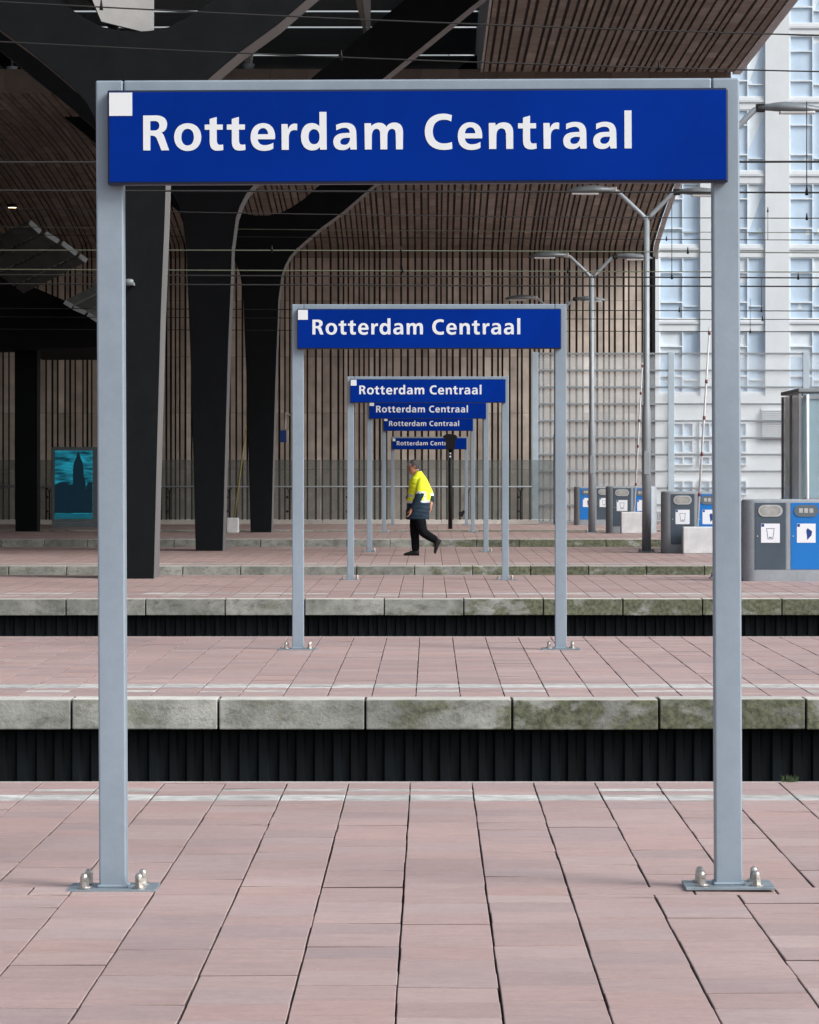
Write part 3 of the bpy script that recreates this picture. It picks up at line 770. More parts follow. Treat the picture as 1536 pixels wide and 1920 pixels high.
b.prism([(xl, pz(655,108)), (xr, pz(650,108)), (xr, pz(598,108)), (px(180,108)+9, pz(588,108)), (px(20,108)+9, pz(520,108)), (xl, pz(500,108))], 8, 11)
b.build('roof_slab', M['dark_steel'], cn); b = MB(); b.box(xl, -.3, 11.01, 26, pz(640,108), pz(600,108))  # deep rear slab added to keep light off the wall behind
b.build('roof_slab', M['dark_steel'], cn)
b = MB(); b.box(px(46,112)+9, px(86,112)+9, 9.5, 10.4, -.1, pz(640,112)); b.build('post', M['dark_steel'], cn)

# ------------------------------------------------------------------ upstand, balustrade
YB = 127.0; zb = PLAT[5][2]
u = MB(); rr = random.Random(9); x = -20.0
while x < 3.3:
    x1 = min(x + 1.85, 3.35); u.box(x + .006, x1 - .006, YB - .1, YB + .15, zb, zb + .145, 0, rr.random(), bev=.01); x = x1
tag(u.build('concrete_upstand', M['conc_light']), 'low pale concrete upstand along the foot of the brown wall', 'plinth')
bal = thing('glass_balustrade', 'glass balustrade with thin handrail before the brown wall', 'balustrade', (0, YB, zb + .145))
gb = MB(); x = -20.0
while x < 3.3:
    gb.box(x + .01, x + 1.835, .03, .042, .02, 1.86); x += 1.845
gb.build('glass_panel', M['glass_bal'], bal)
h = MB(); h.tube([(-20,-.09,1.03),(3.15,-.09,1.03)], .022, 8); h.build('handrail', M['screen_rail'], bal)
for xx in [px(q, YB) for q in (-20, 93, 205, 318, 430, 543, 655, 767, 878, 976)]:
    p = MB(); p.box(xx-.02, xx+.02, -.02, .02, 0, .88)
    p.tube([(xx,-.03,.78),(xx-.02,-.05,.92),(xx-.10,-.08,1.0)], .018, 6); p.tube([(xx,-.03,.78),(xx+.02,-.05,.92),(xx+.10,-.08,1.0)], .018, 6)
    for zz in (.26, .70): p.tube([(xx-.09,-.05,zz),(xx+.02,-.05,zz)], .02, 6); p.tube([(xx-.07,-.09,zz),(xx-.07,-.05,zz)], .04, 8)
    p.build('bracket', M['black'], bal)

# ------------------------------------------------------------------ glass wind screen on the right
YS = 129.0
sc = thing('glass_screen', 'tall glass wind screen with steel posts and rails at right', 'glass screen', (0, YS, -.115))
zt = pz(663, YS) + .115
for xq in (1003.5, 1258.5, 1511.5, 1766):
    p = MB(); X = px(xq, YS); p.box(X - .10, X + .10, -.09, .09, 0, zt + .05, bev=.01); p.build('post', M['screen_steel'], sc)
for i in range(11):
    z = zt - i * .531
    for (xa, xb) in ((1009.5, 1252.5), (1264.5, 1505.5), (1517.5, 1760)):
        r_ = MB(); r_.box(px(xa, YS), px(xb, YS), -.06, .0, z - .030, z + .030, bev=.006); r_.build('rail', M['screen_rail'], sc)
for (xa, xb) in ((1010, 1252), (1265, 1505), (1518, 1760)):
    gp = MB(); gp.box(px(xa, YS), px(xb, YS), .012, .024, .1, zt); gp.build('glass_panel', M['glass_screen'], sc)

# ------------------------------------------------------------------ far white building
YF = 182.0
K = YF / FPX
fb = thing('office_building', 'pale many windowed office building rising behind the glass screen', 'building', (0, YF, 0))
pit = 122 * K
X_first = px(1274.5, YF)      # centre of a window bay
cols = range(-2, 9)
rows = []                     # top, bottom of windows
yt = 482; 
for k in range(-1, 8): rows.append((pz(482 - 138.5*k, YF), pz(598 - 138.5*k, YF)))
rows.sort()
ztop = pz(-640, YF); Xl = X_first - 2.5 * pit; Xr = X_first + 8.5 * pit
fw = MB()
ww = 77 * K / 2
# piers (full height) and spandrels butted between piers
for c in range(-2, 10):
    xc = X_first + (c - .5) * pit
    fw.box(xc - (pit/2 - ww), xc + (pit/2 - ww), -.12, .5, 0, ztop, 0, .6)
zprev = 0
for (za, zb2) in [(r[1], r[0]) for r in rows] + [(ztop, ztop)]:
    for c in cols:
        xc = X_first + c * pit
        if za - zprev > .05: fw.box(xc - ww, xc + ww, 0, .5, zprev, za, 0, .5)
    zprev = zb2
for (zb2, za) in rows:
    pass
fw.box(Xl - 3, Xr + 1, .5, 14, 0, ztop - .2)
fw.build('wall', M['facade'], fb)
sg = MB()
for (z1_, z0_) in rows:
    for c in cols:
        xc = X_first + c * pit
        sg.box(xc - ww - .02, xc + ww + .02, -.06, -.002, z0_ - .22, z0_ - .12)
sg.build('sill_band', M['facade_d'], fb)
rr = random.Random(77)
for (z1_, z0_) in rows:
    for c in cols:
        xc = X_first + c * pit
        if z0_ > z1_: z0_, z1_ = z1_, z0_
        w_ = MB(); t_ = .055; x0, x1 = xc - ww + .01, xc + ww - .01; H = z1_ - z0_
        xm = x0 + (x1 - x0) * .58
        bars = [(x0, x1, z1_ - t_, z1_), (x0, x1, z0_, z0_ + t_), (x0, x0 + t_, z0_ + t_, z1_ - t_), (x1 - t_, x1, z0_ + t_, z1_ - t_),
                (xm - t_/2, xm + t_/2, z0_ + t_, z1_ - t_)]
        for (q0, q1, q2, q3) in bars: w_.box(q0, q1, .04, .14, q2, q3)
        w_.box(x0 + t_, xm - t_/2, .03, .13, z0_ + H*.26, z0_ + H*.26 + t_*1.2)
        w_.box(x0 + t_, xm - t_/2, .03, .13, z0_ + H*.74, z0_ + H*.74 + t_)
        w_.box(xm + t_/2, x1 - t_, .03, .13, z0_ + H*.20, z0_ + H*.20 + t_)
        wo_ = w_.build('window', M['frame_w'], fb)
        p_ = MB(); p_.add([(x0,.15,z0_),(x1,.15,z0_),(x1,.15,z1_),(x0,.15,z1_)], [(0,1,2,3)], 0)
        if rr.random() < .5:
            hh = rr.uniform(.15, .5) * H
            p_.add([(x0+t_,.144,z1_-hh),(xm,.144,z1_-hh),(xm,.144,z1_),(x0+t_,.144,z1_)], [(0,1,2,3)], 1)
        if rr.random() < .4:
            p_.add([(xm,.144,z1_-.9*H*rr.random()),(x1,.144,z1_-.2),(x1,.144,z1_),(xm,.144,z1_)], [(0,1,2,3)], 1)
        # things on the window ledge
        for _ in range(rr.randint(0, 2)):
            xx = rr.uniform(x0 + .2, x1 - .3); hh = rr.uniform(.15, .4)
            p_.add([(xx,.143,z0_+.45),(xx+.25,.143,z0_+.45),(xx+.16,.143,z0_+.45+hh),(xx+.08,.143,z0_+.45+hh)], [(0,1,2,3)], 1)
        p_.build('pane', [M['pane'], M['pane_l']], wo_)
# plant room / lower annex in front of the building (behind the screen)
an = thing('low_annex', 'low pale annex with blue windows and louvres behind the glass screen', 'building', (0, 165, 0))
KA = 165 / FPX
a_ = MB(); a_.box(px(1225,165), px(1900,165), .3, 6, -.1, pz(742,165)); a_.build('wall', M['facade'], an)
for xq in range(1262, 1900, 50):
    if 1420 < xq + 10 < 1500: continue
    for (yt, yb) in ((792, 820), (824, 850), (855, 872), (900, 928)):
        w_ = MB(); x0, x1 = px(xq, 165), px(xq + 40, 165); z0_, z1_ = pz(yb,165), pz(yt,165)
        for (q0,q1,q2,q3) in ((x0,x1,z1_-.06,z1_),(x0,x1,z0_,z0_+.06),(x0,x0+.06,z0_+.06,z1_-.06),(x1-.06,x1,z0_+.06,z1_-.06),((x0+x1)/2-.03,(x0+x1)/2+.03,z0_+.06,z1_-.06)):
            w_.box(q0,q1,.18,.29,q2,q3)
        wo_ = w_.build('window', M['frame_w'], an)
        p_ = MB(); p_.add([(x0,.285,z0_),(x1,.285,z0_),(x1,.285,z1_),(x0,.285,z1_)], [(0,1,2,3)]); p_.build('pane', M['pane'], wo_)
lv = MB()
for i in range(14): lv.box(px(1430,165), px(1490,165), .10 , .28, pz(768+i*4,165)-.05, pz(768+i*4,165)-.01)
lv.box(px(1428,165), px(1492,165), .26, .295, pz(822,165), pz(764,165)); lv.build('louvre', M['facade'], an)

# ------------------------------------------------------------------ shelter cabin at right
Yc = 78.0; zc = -.03
cb = thing('glass_shelter', 'glazed platform shelter with dark side wall at the right picture edge', 'shelter', (px(1500,Yc), Yc, zc))
Hc = pz(728, Yc) - zc; Wc = 3.2; Dc = 3.9
r_ = MB(); r_.box(-.03, Wc + .03, -.03, Dc, Hc - .07, Hc, bev=.01); r_.build('roof', M['screen_rail'], cb)
r_ = MB(); r_.box(.0, .012, .06, Dc - .06, .1, Hc - .101); r_.build('side_glass', M['glass_cab_side'], cb)
r_ = MB(); r_.box(.06, Wc, .0, .012, .1, Hc - .101); r_.build('front_glass', M['glass_cab'], cb)
r_ = MB(); r_.box(.06, Wc, Dc-.02, Dc-.008, .1, Hc - .101); r_.build('rear_glass', M['glass_cab'], cb)
for (xx, yy) in ((-.02, -.02), (-.02, Dc/2), (-.02, Dc - .06), (Wc - .05, -.02), (Wc-.05, Dc - .06)):
    r_ = MB(); r_.box(xx, xx + .05, yy, yy + .05, 0, Hc - .1); r_.build('frame_post', M['screen_rail'], cb)
r_ = MB(); r_.tube([(.14,-.06,.0),(.14,-.06,Hc-.12)], .032, 10); r_.build('white_post', M['frame_w'], cb)
r_ = MB(); r_.box(.07, Wc, -.03, .0, 1.0, 1.06); r_.box(.07, Wc, -.03, .0, .05, .11); r_.box(.07, Wc, -.03, 0, Hc-.20, Hc-.13); r_.build('crossrail', M['screen_rail'], cb)

# ------------------------------------------------------------------ litter bins
def stadium(x0, x1, z0, z1, n=10):
    r_ = (z1 - z0) / 2; zc_ = (z0 + z1) / 2; pts = []
    for k in range(n + 1): a_ = -PI/2 + PI*k/n; pts.append((x1 - r_ + r_*math.cos(a_), zc_ + r_*math.sin(a_)))
    for k in range(n + 1): a_ = PI/2 + PI*k/n; pts.append((x0 + r_ + r_*math.cos(a_), zc_ + r_*math.sin(a_)))
    return pts
def bin_unit(label, loc, flip=False, rz=0):
    t = thing('litter_bin', label, 'litter bin', loc, 'double recycling bins on the platforms', rz)
    W, D, H = 1.28, .50, 1.18; rc = .20
    # shell: rounded-end plan
    n = 9; plan = []
    def arc(cx, cy, a0, a1):
        for k in range(n): a_ = a0 + (a1-a0)*k/(n-1); plan.append((cx + rc*math.cos(a_), cy + rc*math.sin(a_)))
    arc(rc, rc, PI, 1.5*PI); arc(W-rc, rc, 1.5*PI, 2*PI); arc(W-rc, D-rc, 0, .5*PI); arc(rc, D-rc, .5*PI, PI)
    s = MB(); N = len(plan)
    zs = [(0,1.0),(H-.03,1.0),(H-.012,.985),(H,.95)]
    for z_, sc_ in zs:
        for (x_, y_) in plan: s.v.append(((x_-W/2)*sc_+W/2, (y_-D/2)*sc_+D/2, z_))
    for i in range(len(zs)-1):
        for k in range(N): s.face([i*N+k, i*N+(k+1)%N, (i+1)*N+(k+1)%N, (i+1)*N+k], 0, .5, True)
    s.face([3*N+k for k in range(N)])
    sh = s.build('shell', M['bin_side'], t)
    d = .006
    xs = [(.175, .62), (.69, 1.135)]
    kinds = ('grey', 'blue') if not flip else ('blue', 'grey')
    for (x0, x1), kd in zip(xs, kinds):
        dr = MB(); dr.box(x0, x1, -d, .02, .17, H - .05, bev=.004)
        do = dr.build('door', M['bin_dark' if kd == 'grey' else 'bin_blue'], t)
        if kd != kinds[0]: do['label'] = 'blue paper door' if kd == 'blue' else 'slate grey waste door'
        cx = (x0 + x1) / 2
        sp = MB(); sp.prism(stadium(cx-.175, cx+.175, .93, 1.10), -d-.010, -d+.002)
        sp.build('slot_plate', M['bin_slot'] if kd == 'grey' else M['slot_in'], do)
        si = MB()
        if kd == 'grey': si.prism(stadium(cx-.15, cx+.15, .952, 1.078), -d-.0125, -d-.0105)
        else:
            for q in range(3): si.box(cx-.105+q*.075, cx-.05+q*.075, -d-.0125, -d-.0105, .985, 1.05)
        si.build('slot_opening', M['bin_slot'] if kd == 'blue' else M['slot_hole'], do)
        st = MB(); st.box(cx-.135, cx+.135, -d-.003, -d-.0005, .555, .83, bev=.001); sto = st.build('sticker', M['sticker'], do)
        ic = MB(); ic.box(cx-.130, cx-.09, -d-.0045, -d-.0032, .785, .825)
        ic.build('corner_mark', M['icon_blue'], sto)
        ic = MB()
        if kd == 'grey':
            for (pa, pb) in (((-.055,.76),(-.035,.61)),((.055,.76),(.035,.61)),((-.06,.76),(.06,.76)),((-.037,.61),(.037,.61))):
                A = Vector((cx+pa[0], 0, pa[1])); B = Vector((cx+pb[0], 0, pb[1])); nrm = Vector((-(B-A).z, 0, (B-A).x)).normalized()*.0045
                ic.add([(A-nrm)[:], (B-nrm)[:], (B+nrm)[:], (A+nrm)[:]], [(0,1,2,3)])
            ic.box(cx-.02, cx+.02, 0, .0008, .622, .64)
            ic.v = [(v[0], v[1]-d-.0045, v[2]) for v in ic.v]
            ic.build('icon', M['icon_line'], sto)
        else:
            ic.prism([(cx+.015,.595),(cx+.075,.66),(cx+.085,.72),(cx+.02,.765),(cx+.0,.73),(cx+.01,.66)], -d-.0048, -d-.0032)
            ic.build('icon', M['icon_blue'], sto)
        lk = MB(); lk.tube([(x0+.035 if kd == 'grey' else x0 + .035, -d-.006, .65), (x0+.035, -d, .65)], .010, 10); lk.build('lock', M['bin_slot'], do)
    bs_ = MB(); bs_.box(.63, .68, -.004, .01, .17, H-.05); bs_.build('divider', M['bin_side'], t)
    return t
M['slot_hole'] = pm('slot_hole', (.33,.34,.335), .5, .2, .3, 12)
for (xq, Y, z, flip, lab) in ((1393, 58.8, -.05, False, 'largest grey and blue bin, cut by the right picture edge'),
        (1241, 78.0, -.03, False, 'bin half hidden behind the right post of the largest frame'),
        (1137, 103.0, -.02, False, 'grey and blue bin just left of the tallest visible lamp post'),
        (1077, 125.5, -.115, True, 'farthest bin, blue door leftmost, behind the thinner lamp post')):
    bin_unit(lab, (px(xq, Y), Y, z), flip)

# ------------------------------------------------------------------ street lamps
def lamp(label, X, Y, z):
    t = thing('street_lamp', label, 'street lamp', (X, Y, z), 'double armed platform lamps')
    J = 6.47
    p = MB(); p.box(-.16, .16, -.16, .16, 0, .02, bev=.004)
    p.tube([(0,0,.015),(0,0,2.70),(0,0,2.86),(0,0,J+.02)], [.090,.086,.062,.058], 14); p.build('pole', M['lamp_grey'], t)
    b_ = MB()
    for (bx, by) in ((-.12,-.12),(.12,-.12),(-.12,.12),(.12,.12)): b_.tube([(bx,by,.02),(bx,by,.07)], .022, 6)
    b_.build('anchor_bolt', M['bolt'], t)
    d_ = MB(); d_.box(-.055, .055, -.092, -.07, 1.5, 1.95, bev=.01); d_.build('access_door', M['lamp_grey'], t)
    for s in (-1, 1):
        a_ = MB(); e = (.56*s, 0, J + .50) if s < 0 else (.50*s, 0, J + .46)
        a_.tube([(0,0,J-.05),(.10*s,0,J+.06),e,(e[0]+.12*s,0,e[2]+.03)], [.055,.048,.044,.044], 10)
        ao = a_.build('arm', M['lamp_grey'], t)
        # head: tapered cobra shape pointing outwards
        hx = e[0] + .05*s; L_ = .98; hz = e[2] + .03
        secs = [(0,.055,.045,.0),(.18,.07,.06,.0),(.24,.12,.07,.0),(.42,.16,.085,-.0),(.70,.15,.075,-.015),(.90,.09,.045,-.03),(L_,.02,.012,-.04)]
        h_ = MB(); n = 12
        for (u, wy, hz_, dz) in secs:
            for k in range(n):
                an = 2*PI*k/n; cz = math.sin(an); zz = hz_*1.15*cz if cz > 0 else hz_*.7*cz
                h_.v.append((hx + s*u, wy*math.cos(an), hz + dz + zz))
        for i in range(len(secs)-1):
            for k in range(n):
                q = [i*n+k, i*n+(k+1)%n, (i+1)*n+(k+1)%n, (i+1)*n+k]
                h_.face(q if s < 0 else q[::-1], 0, .5, True)
        h_.face(list(range(n)) if s > 0 else list(range(n))[::-1]); h_.face([(len(secs)-1)*n+k for k in range(n)][::(-1 if s > 0 else 1)])
        ho = h_.build('lamp_head', M['lamp_head'], t)
        l_ = MB(); l_.box(hx+s*.32, hx+s*.84, -.11, .11, hz-.088, hz-.05, bev=.012); l_.build('lens', M['lens'], ho)
        c_ = MB(); c_.box(hx-s*.03, hx+s*.10, -.05, .05, hz-.06, hz+.06, bev=.01); c_.build('clamp', M['black'] if s > 0 else M['bolt'], ho)
    return t
L0 = lamp('lamp post behind the largest frame right post, one arm showing at upper right', 4.30, 60.5, -.05)
dup(L0, (4.18, 79.0, -.03), 'tallest fully visible double armed lamp post, beside the bins at right')
dup(L0, (4.07, 103.0, -.02), 'thinner double armed lamp post, left of the tallest visible one')
dup(L0, (px(1043,126), 126.0, -.115), 'farthest double armed lamp post, its heads just above the second sign')

# ------------------------------------------------------------------ leaning poles in blocks
def pole_block(label, x0, x1, y0, y1, Y, z, pb, pt, reds, mat):
    t = thing('barrier_pole', label, 'barrier pole', (px(x0, Y), Y, z), 'leaning poles in white blocks')
    b = MB(); b.box(0, px(x1,Y)-px(x0,Y), 0, .45, 0, pz(y0,Y)-z, bev=.02); b.build('block', M['box_white'], t)
    o = Vector((px(x0,Y), Y, z))
    A = Vector((px(pb[0],Y), Y+.2, pz(pb[1],Y))) - o; B = Vector((px(pt[0],Y+.2), Y+.2, pz(pt[1],Y))) - o
    p = MB(); p.tube([A[:], (A*.5+B*.5)[:], B[:]], [.024,.021,.016], 8); p.build('pole', mat, t)
    for q in reds:
        c = A*(1-q) + B*q; r_ = MB(); dd = (B-A).normalized()
        r_.tube([(c-dd*.035)[:], (c+dd*.035)[:]], .028, 8); r_.build('ring', M['pole_red'], t)
    return t
pole_block('white block with leaning red banded pole in front of the half hidden bin', 1281, 1345, 988, 1038, 77.4, -.03, (1309,992), (1331,612), (.17,.37,.55,.73,.97), M['pole_white'])
pole_block('small white block with thin leaning pole in front of the third bin', 1165, 1206, 960, 1000, 102.0, -.02, (1190,965), (1205,680), (.2,.45,.62,.8,.98), M['pole_white'])
pole_block('white block with leaning yellow pole between the two farther dark columns', 425, 447, 971, 999, 103.2, -.02, (438,975), (462,800), (), M['pole_yellow'])

# ------------------------------------------------------------------ signal, poster, small blue sign
sg = thing('signal_post', 'black signal on a slender black post beside the walking person', 'signal', (px(844.5,117), 117, -.115))
q = MB(); q.tube([(0,0,0),(0,0,pz(838,117)+.115)], .062, 12); q.build('post', M['black'], sg)
q = MB(); z0 = pz(843,117)+.115; z1 = pz(813,117)+.115
q.prism([(-.12,z0),(.13,z0),(.15,z0+.30),(.21,z0+.36),(.14,z1-.03),(-.10,z1-.0),(-.22,z0+.38),(-.15,z0+.30)], -.18, .18); q.build('signal_head', M['black'], sg)
q = MB(); 
for zz in (pz(850,117)+.115, pz(856,117)+.115): q.tube([(0,-.075,zz),(0,-.06,zz)], .028, 8)
q.build('marker', M['sticker'], sg)
q = MB(); q.box(-.14,-.04,-.06,.06,.0,.02); q.box(.0,.12,-.05,.05,.9,1.05); q.v=[v for v in q.v]
fx = thing('fire_box', 'small black box on the balustrade, right of the signal', 'box', (px(866,126.6), 126.6, pz(962,126.6)))
q = MB(); q.prism([(-.09,-.10),(.03,-.12),(.07,-.02),(.13,.06),(.05,.09),(-.02,.04),(-.10,.05)], -.05, .05); q.build('box_body', M['black'], fx)

Yp = 121.0
po = thing('poster_case', 'glowing teal poster of a clock tower in a grey case', 'poster case', (px(97,Yp), Yp, -.115))
Wp = px(184,Yp)-px(97,Yp); Hp = pz(838,Yp)+.115
q = MB(); q.box(0, Wp, 0, .18, 0, .14); q.box(0, Wp, -.03, .2, .15, Hp, bev=.02); q.build('case', M['mast_grey'], po)
x0, x1 = px(103,Yp)-px(97,Yp), px(174,Yp)-px(97,Yp); z0, z1 = pz(973,Yp)+.115, pz(845,Yp)+.115
def poster_mat():
    m = bpy.data.materials.new('backlit_poster'); m.use_nodes = True; t = m.node_tree; n = t.nodes; L = t.links; bs = n['Principled BSDF']
    tc = n.new('ShaderNodeTexCoord'); mp = n.new('ShaderNodeMapping'); mp.inputs['Scale'].default_value = (1.2, 1, 5); mp.inputs['Rotation'].default_value = (0,.25,0)
    no = n.new('ShaderNodeTexNoise'); no.inputs['Scale'].default_value = 1.6; no.inputs['Detail'].default_value = 6
    L.new(tc.outputs['Object'], mp.inputs[0]); L.new(mp.outputs[0], no.inputs[0])
    cr = n.new('ShaderNodeValToRGB'); e_ = cr.color_ramp.elements
    e_[0].position = .38; e_[0].color = (.003,.035,.06,1); e_[1].position = .66; e_[1].color = (.015,.30,.42,1)
    L.new(no.outputs['Fac'], cr.inputs[0])
    L.new(cr.outputs[0], bs.inputs['Base Color']); L.new(cr.outputs[0], bs.inputs['Emission Color']); bs.inputs['Emission Strength'].default_value = .55
    bs.inputs['Roughness'].default_value = .25
    return m
M['poster'] = poster_mat()
q = MB(); q.box(x0, x1, -.036, -.031, z0, z1); pic = q.build('picture', M['poster'], po)
M['sil'] = pm('poster_dark', (.003,.012,.022), .3, 0, .3, 3, emit=((.003,.02,.035), .5))
M['sil2'] = pm('poster_water', (.006,.10,.14), .3, 0, .5, 4, (1,1,4), emit=((.005,.09,.13), .6))
def pp(x, y): return (px(x,Yp)-px(97,Yp), pz(y,Yp)+.115)
q = MB()
sil = [(103,909),(111,905),(122,903),(130,909),(137,908),(137,880),(139,866),(142,861),(145,850),(147,845),(149,850),(152,861),(155,866),(157,880),(157,893),(160,899),(161,918),(164,908),(166,904),(173.5,904),(173.5,962),(103,962)]
from mathutils.geometry import tessellate_polygon
P_ = [pp(*a_) for a_ in sil]
tr_ = tessellate_polygon([[Vector((p[0], p[1], 0)) for p in P_]])
q.v = [(p[0], -.0385, p[1]) for p in P_]
for t_ in tr_:
    A, B, D_ = [P_[i] for i in t_]; cr_ = (B[0]-A[0])*(D_[1]-A[1])-(B[1]-A[1])*(D_[0]-A[0])
    q.face(t_ if cr_ > 0 else t_[::-1])
q.build('tower_silhouette', M['sil'], pic)
q = MB(); a0 = pp(103.4,963); a1 = pp(173.4,972.6); q.box(a0[0], a1[0], -.0385, -.0365, a1[1], a0[1]); q.build('water', M['sil2'], pic)
bsn = thing('flag_sign', 'small dark blue projecting sign with pale edge before the brown wall', 'sign', (px(525,126), 126, pz(829,126)))
q = MB(); q.box(0, px(537,126)-px(525,126), 0, .5, 0, pz(807,126)-pz(829,126)); q.build('sign_panel', M['icon_blue'], bsn)
q = MB(); q.box(px(537.2,126)-px(525,126), px(540,126)-px(525,126), .0, .5, 0, pz(807,126)-pz(829,126)+.01)
q.tube([(.15,.25,.36),(.15,.6,.9),(.15,4.9,.9)], .03, 8); q.build('bracket', M['trim'], bsn)

# ------------------------------------------------------------------ overhead wires
def wire(label, Y, y_l, y_m, y_r, rad, mat, x_drop=(), y_target=None):
    """one catenary wire across the tracks; heights given at photo x=0, 768, 1536"""
    X0, X1, X2 = px(0,Y), px(768,Y), px(1536,Y); Z = [pz(q,Y) for q in (y_l, y_m, y_r)]
    o = thing('overhead_wire', label, 'overhead wire', (X1, Y, Z[1]), 'overhead wires across the tracks')
    pts = []
    for k in range(41):
        x = X0 * 3 + (X2 * 3 - X0 * 3) * k / 40
        u = (x - X0) / (X2 - X0); u = u
        # quadratic through the three heights, clamped outside to linear
        a0, a1, a2 = Z[0], Z[1], Z[2]
        c_ = 2*a0 - 4*a1 + 2*a2; b_ = -3*a0 + 4*a1 - a2
        z = a0 + b_*u + c_*u*u
        pts.append((x - X1, 0, z - Z[1]))
    m = MB(); m.tube(pts, rad * .85, 6); m.build('wire', mat, o)
    for (xd, yd, clip) in x_drop:
        u = xd / 1536.0; a0, a1, a2 = Z; c_ = 2*a0 - 4*a1 + 2*a2; b_ = -3*a0 + 4*a1 - a2
        zz = a0 + b_*u + c_*u*u - Z[1]; xx = px(xd, Y) - X1
        if yd is not None:
            d = MB(); d.tube([(xx, .0, zz), (xx, 0, pz(yd, Y) - Z[1])], .006, 5)
            d.build('dropper', mat, o)
        c2 = MB(); zc_ = (pz(yd, Y) - Z[1]) if (yd is not None and clip == 'low') else zz
        c2.tube([(xx,0,zc_-.03),(xx,0,zc_+.03),(xx,0,zc_+.08)], [.022,.014,.006], 6); c2.build('clamp', M['black'], o)
    return o
W_, P2 = M['wire'], M['wire_pale']
wire('dark sagging wire along the top of the picture', 42.0, 3, 40, 66, .010, W_, ((190,None,''),))
wire('thin sagging wire just above the largest sign', 45.0, 78, 112, 134, .010, W_, ((640,None,''),(1236,None,'')))
wire('thick dark wire crossing the pale building at the height of the largest sign', 40.5, 304, 304, 303, .014, W_, ())
wire('dark wire level with the lower edge of the largest sign', 45.2, 357, 359, 361, .013, W_, ((1513,190,'x'),))
wire('faint wire a little below the largest sign', 62.8, 390, 404, 409, .010, W_, ((1513,None,''),))
wire('straight pale green wire above the second sign, upper of the pair', 65.2, 469, 470, 474, .0115, P2, ((510,None,''),(752,None,''),(1290,None,'')))
wire('straight pale green wire above the second sign, lower of the pair', 66.0, 505, 508, 510, .0115, P2, ((755,None,''),(1065,None,'')))
wire('dark wire crossing the pale building behind the second lamp heads', 65.6, 515, 518, 521, .015, W_, ((1260,380,''),(1497,None,'')))
wire('dark wire just above the top edge of the second sign', 64.4, 532, 535, 537, .015, W_, ())
wire('thin wire grazing the top bar of the second sign', 87.0, 578, 581, 583, .013, W_, ((1274,None,''),(1428,520,'')))
wire('thin wire level with the lettering of the second sign', 88.0, 594, 597, 599, .011, W_, ((1430,None,''),))
wire('thin dark wire behind the lower half of the second sign', 91.5, 617, 620, 622, .012, W_, ((1180,600,''),(1407,560,'')))
wire('faint wire high against the sloping brown soffit', 86.0, 440, 446, 450, .011, W_, ((1250,None,''),(1440,395,'low')))
wire('faint second wire against the sloping brown soffit', 85.0, 425, 432, 436, .010, P2, ())

# ------------------------------------------------------------------ person
Yp_ = 75.7; zg = -.03
pe = thing('person', 'person in yellow and navy work jacket walking left with black trousers', 'person', (px(780.7, Yp_), Yp_, zg))
def skin_obj(name, nodes, edges, mats, parent, sub=2, root=0, fn=None):
    me = bpy.data.meshes.new(name); me.from_pydata([n[0] for n in nodes], edges, []); me.update()
    o = bpy.data.objects.new(name, me); C.objects.link(o)
    md = o.modifiers.new('s', 'SKIN'); md.use_smooth_shade = True
    o.modifiers.new('u', 'SUBSURF').levels = sub; o.modifiers['u'].render_levels = sub
    for i, n in enumerate(nodes):
        r_ = n[1]; r_ = r_ if isinstance(r_, tuple) else (r_, r_)
        me.skin_vertices[0].data[i].radius = r_
        me.skin_vertices[0].data[i].use_root = (i == root)
    bpy.context.view_layer.update()
    m2 = bpy.data.meshes.new_from_object(o.evaluated_get(bpy.context.evaluated_depsgraph_get()))
    bpy.data.objects.remove(o)
    m2.name = name; m2.materials.clear()
    for q in mats: m2.materials.append(q)
    if fn:
        for p in m2.polygons: p.material_index = fn(p.center)
    for p in m2.polygons: p.use_smooth = True
    o2 = bpy.data.objects.new(name, m2); C.objects.link(o2); o2.parent = parent
    return o2
def S(cx, cy, y): return ((cx-620)*.001286, y, (1715-cy)*.001286)
if not hasattr(bpy.types.Mesh, 'skin_vertices'): pass
def with_skin(me_nodes): pass
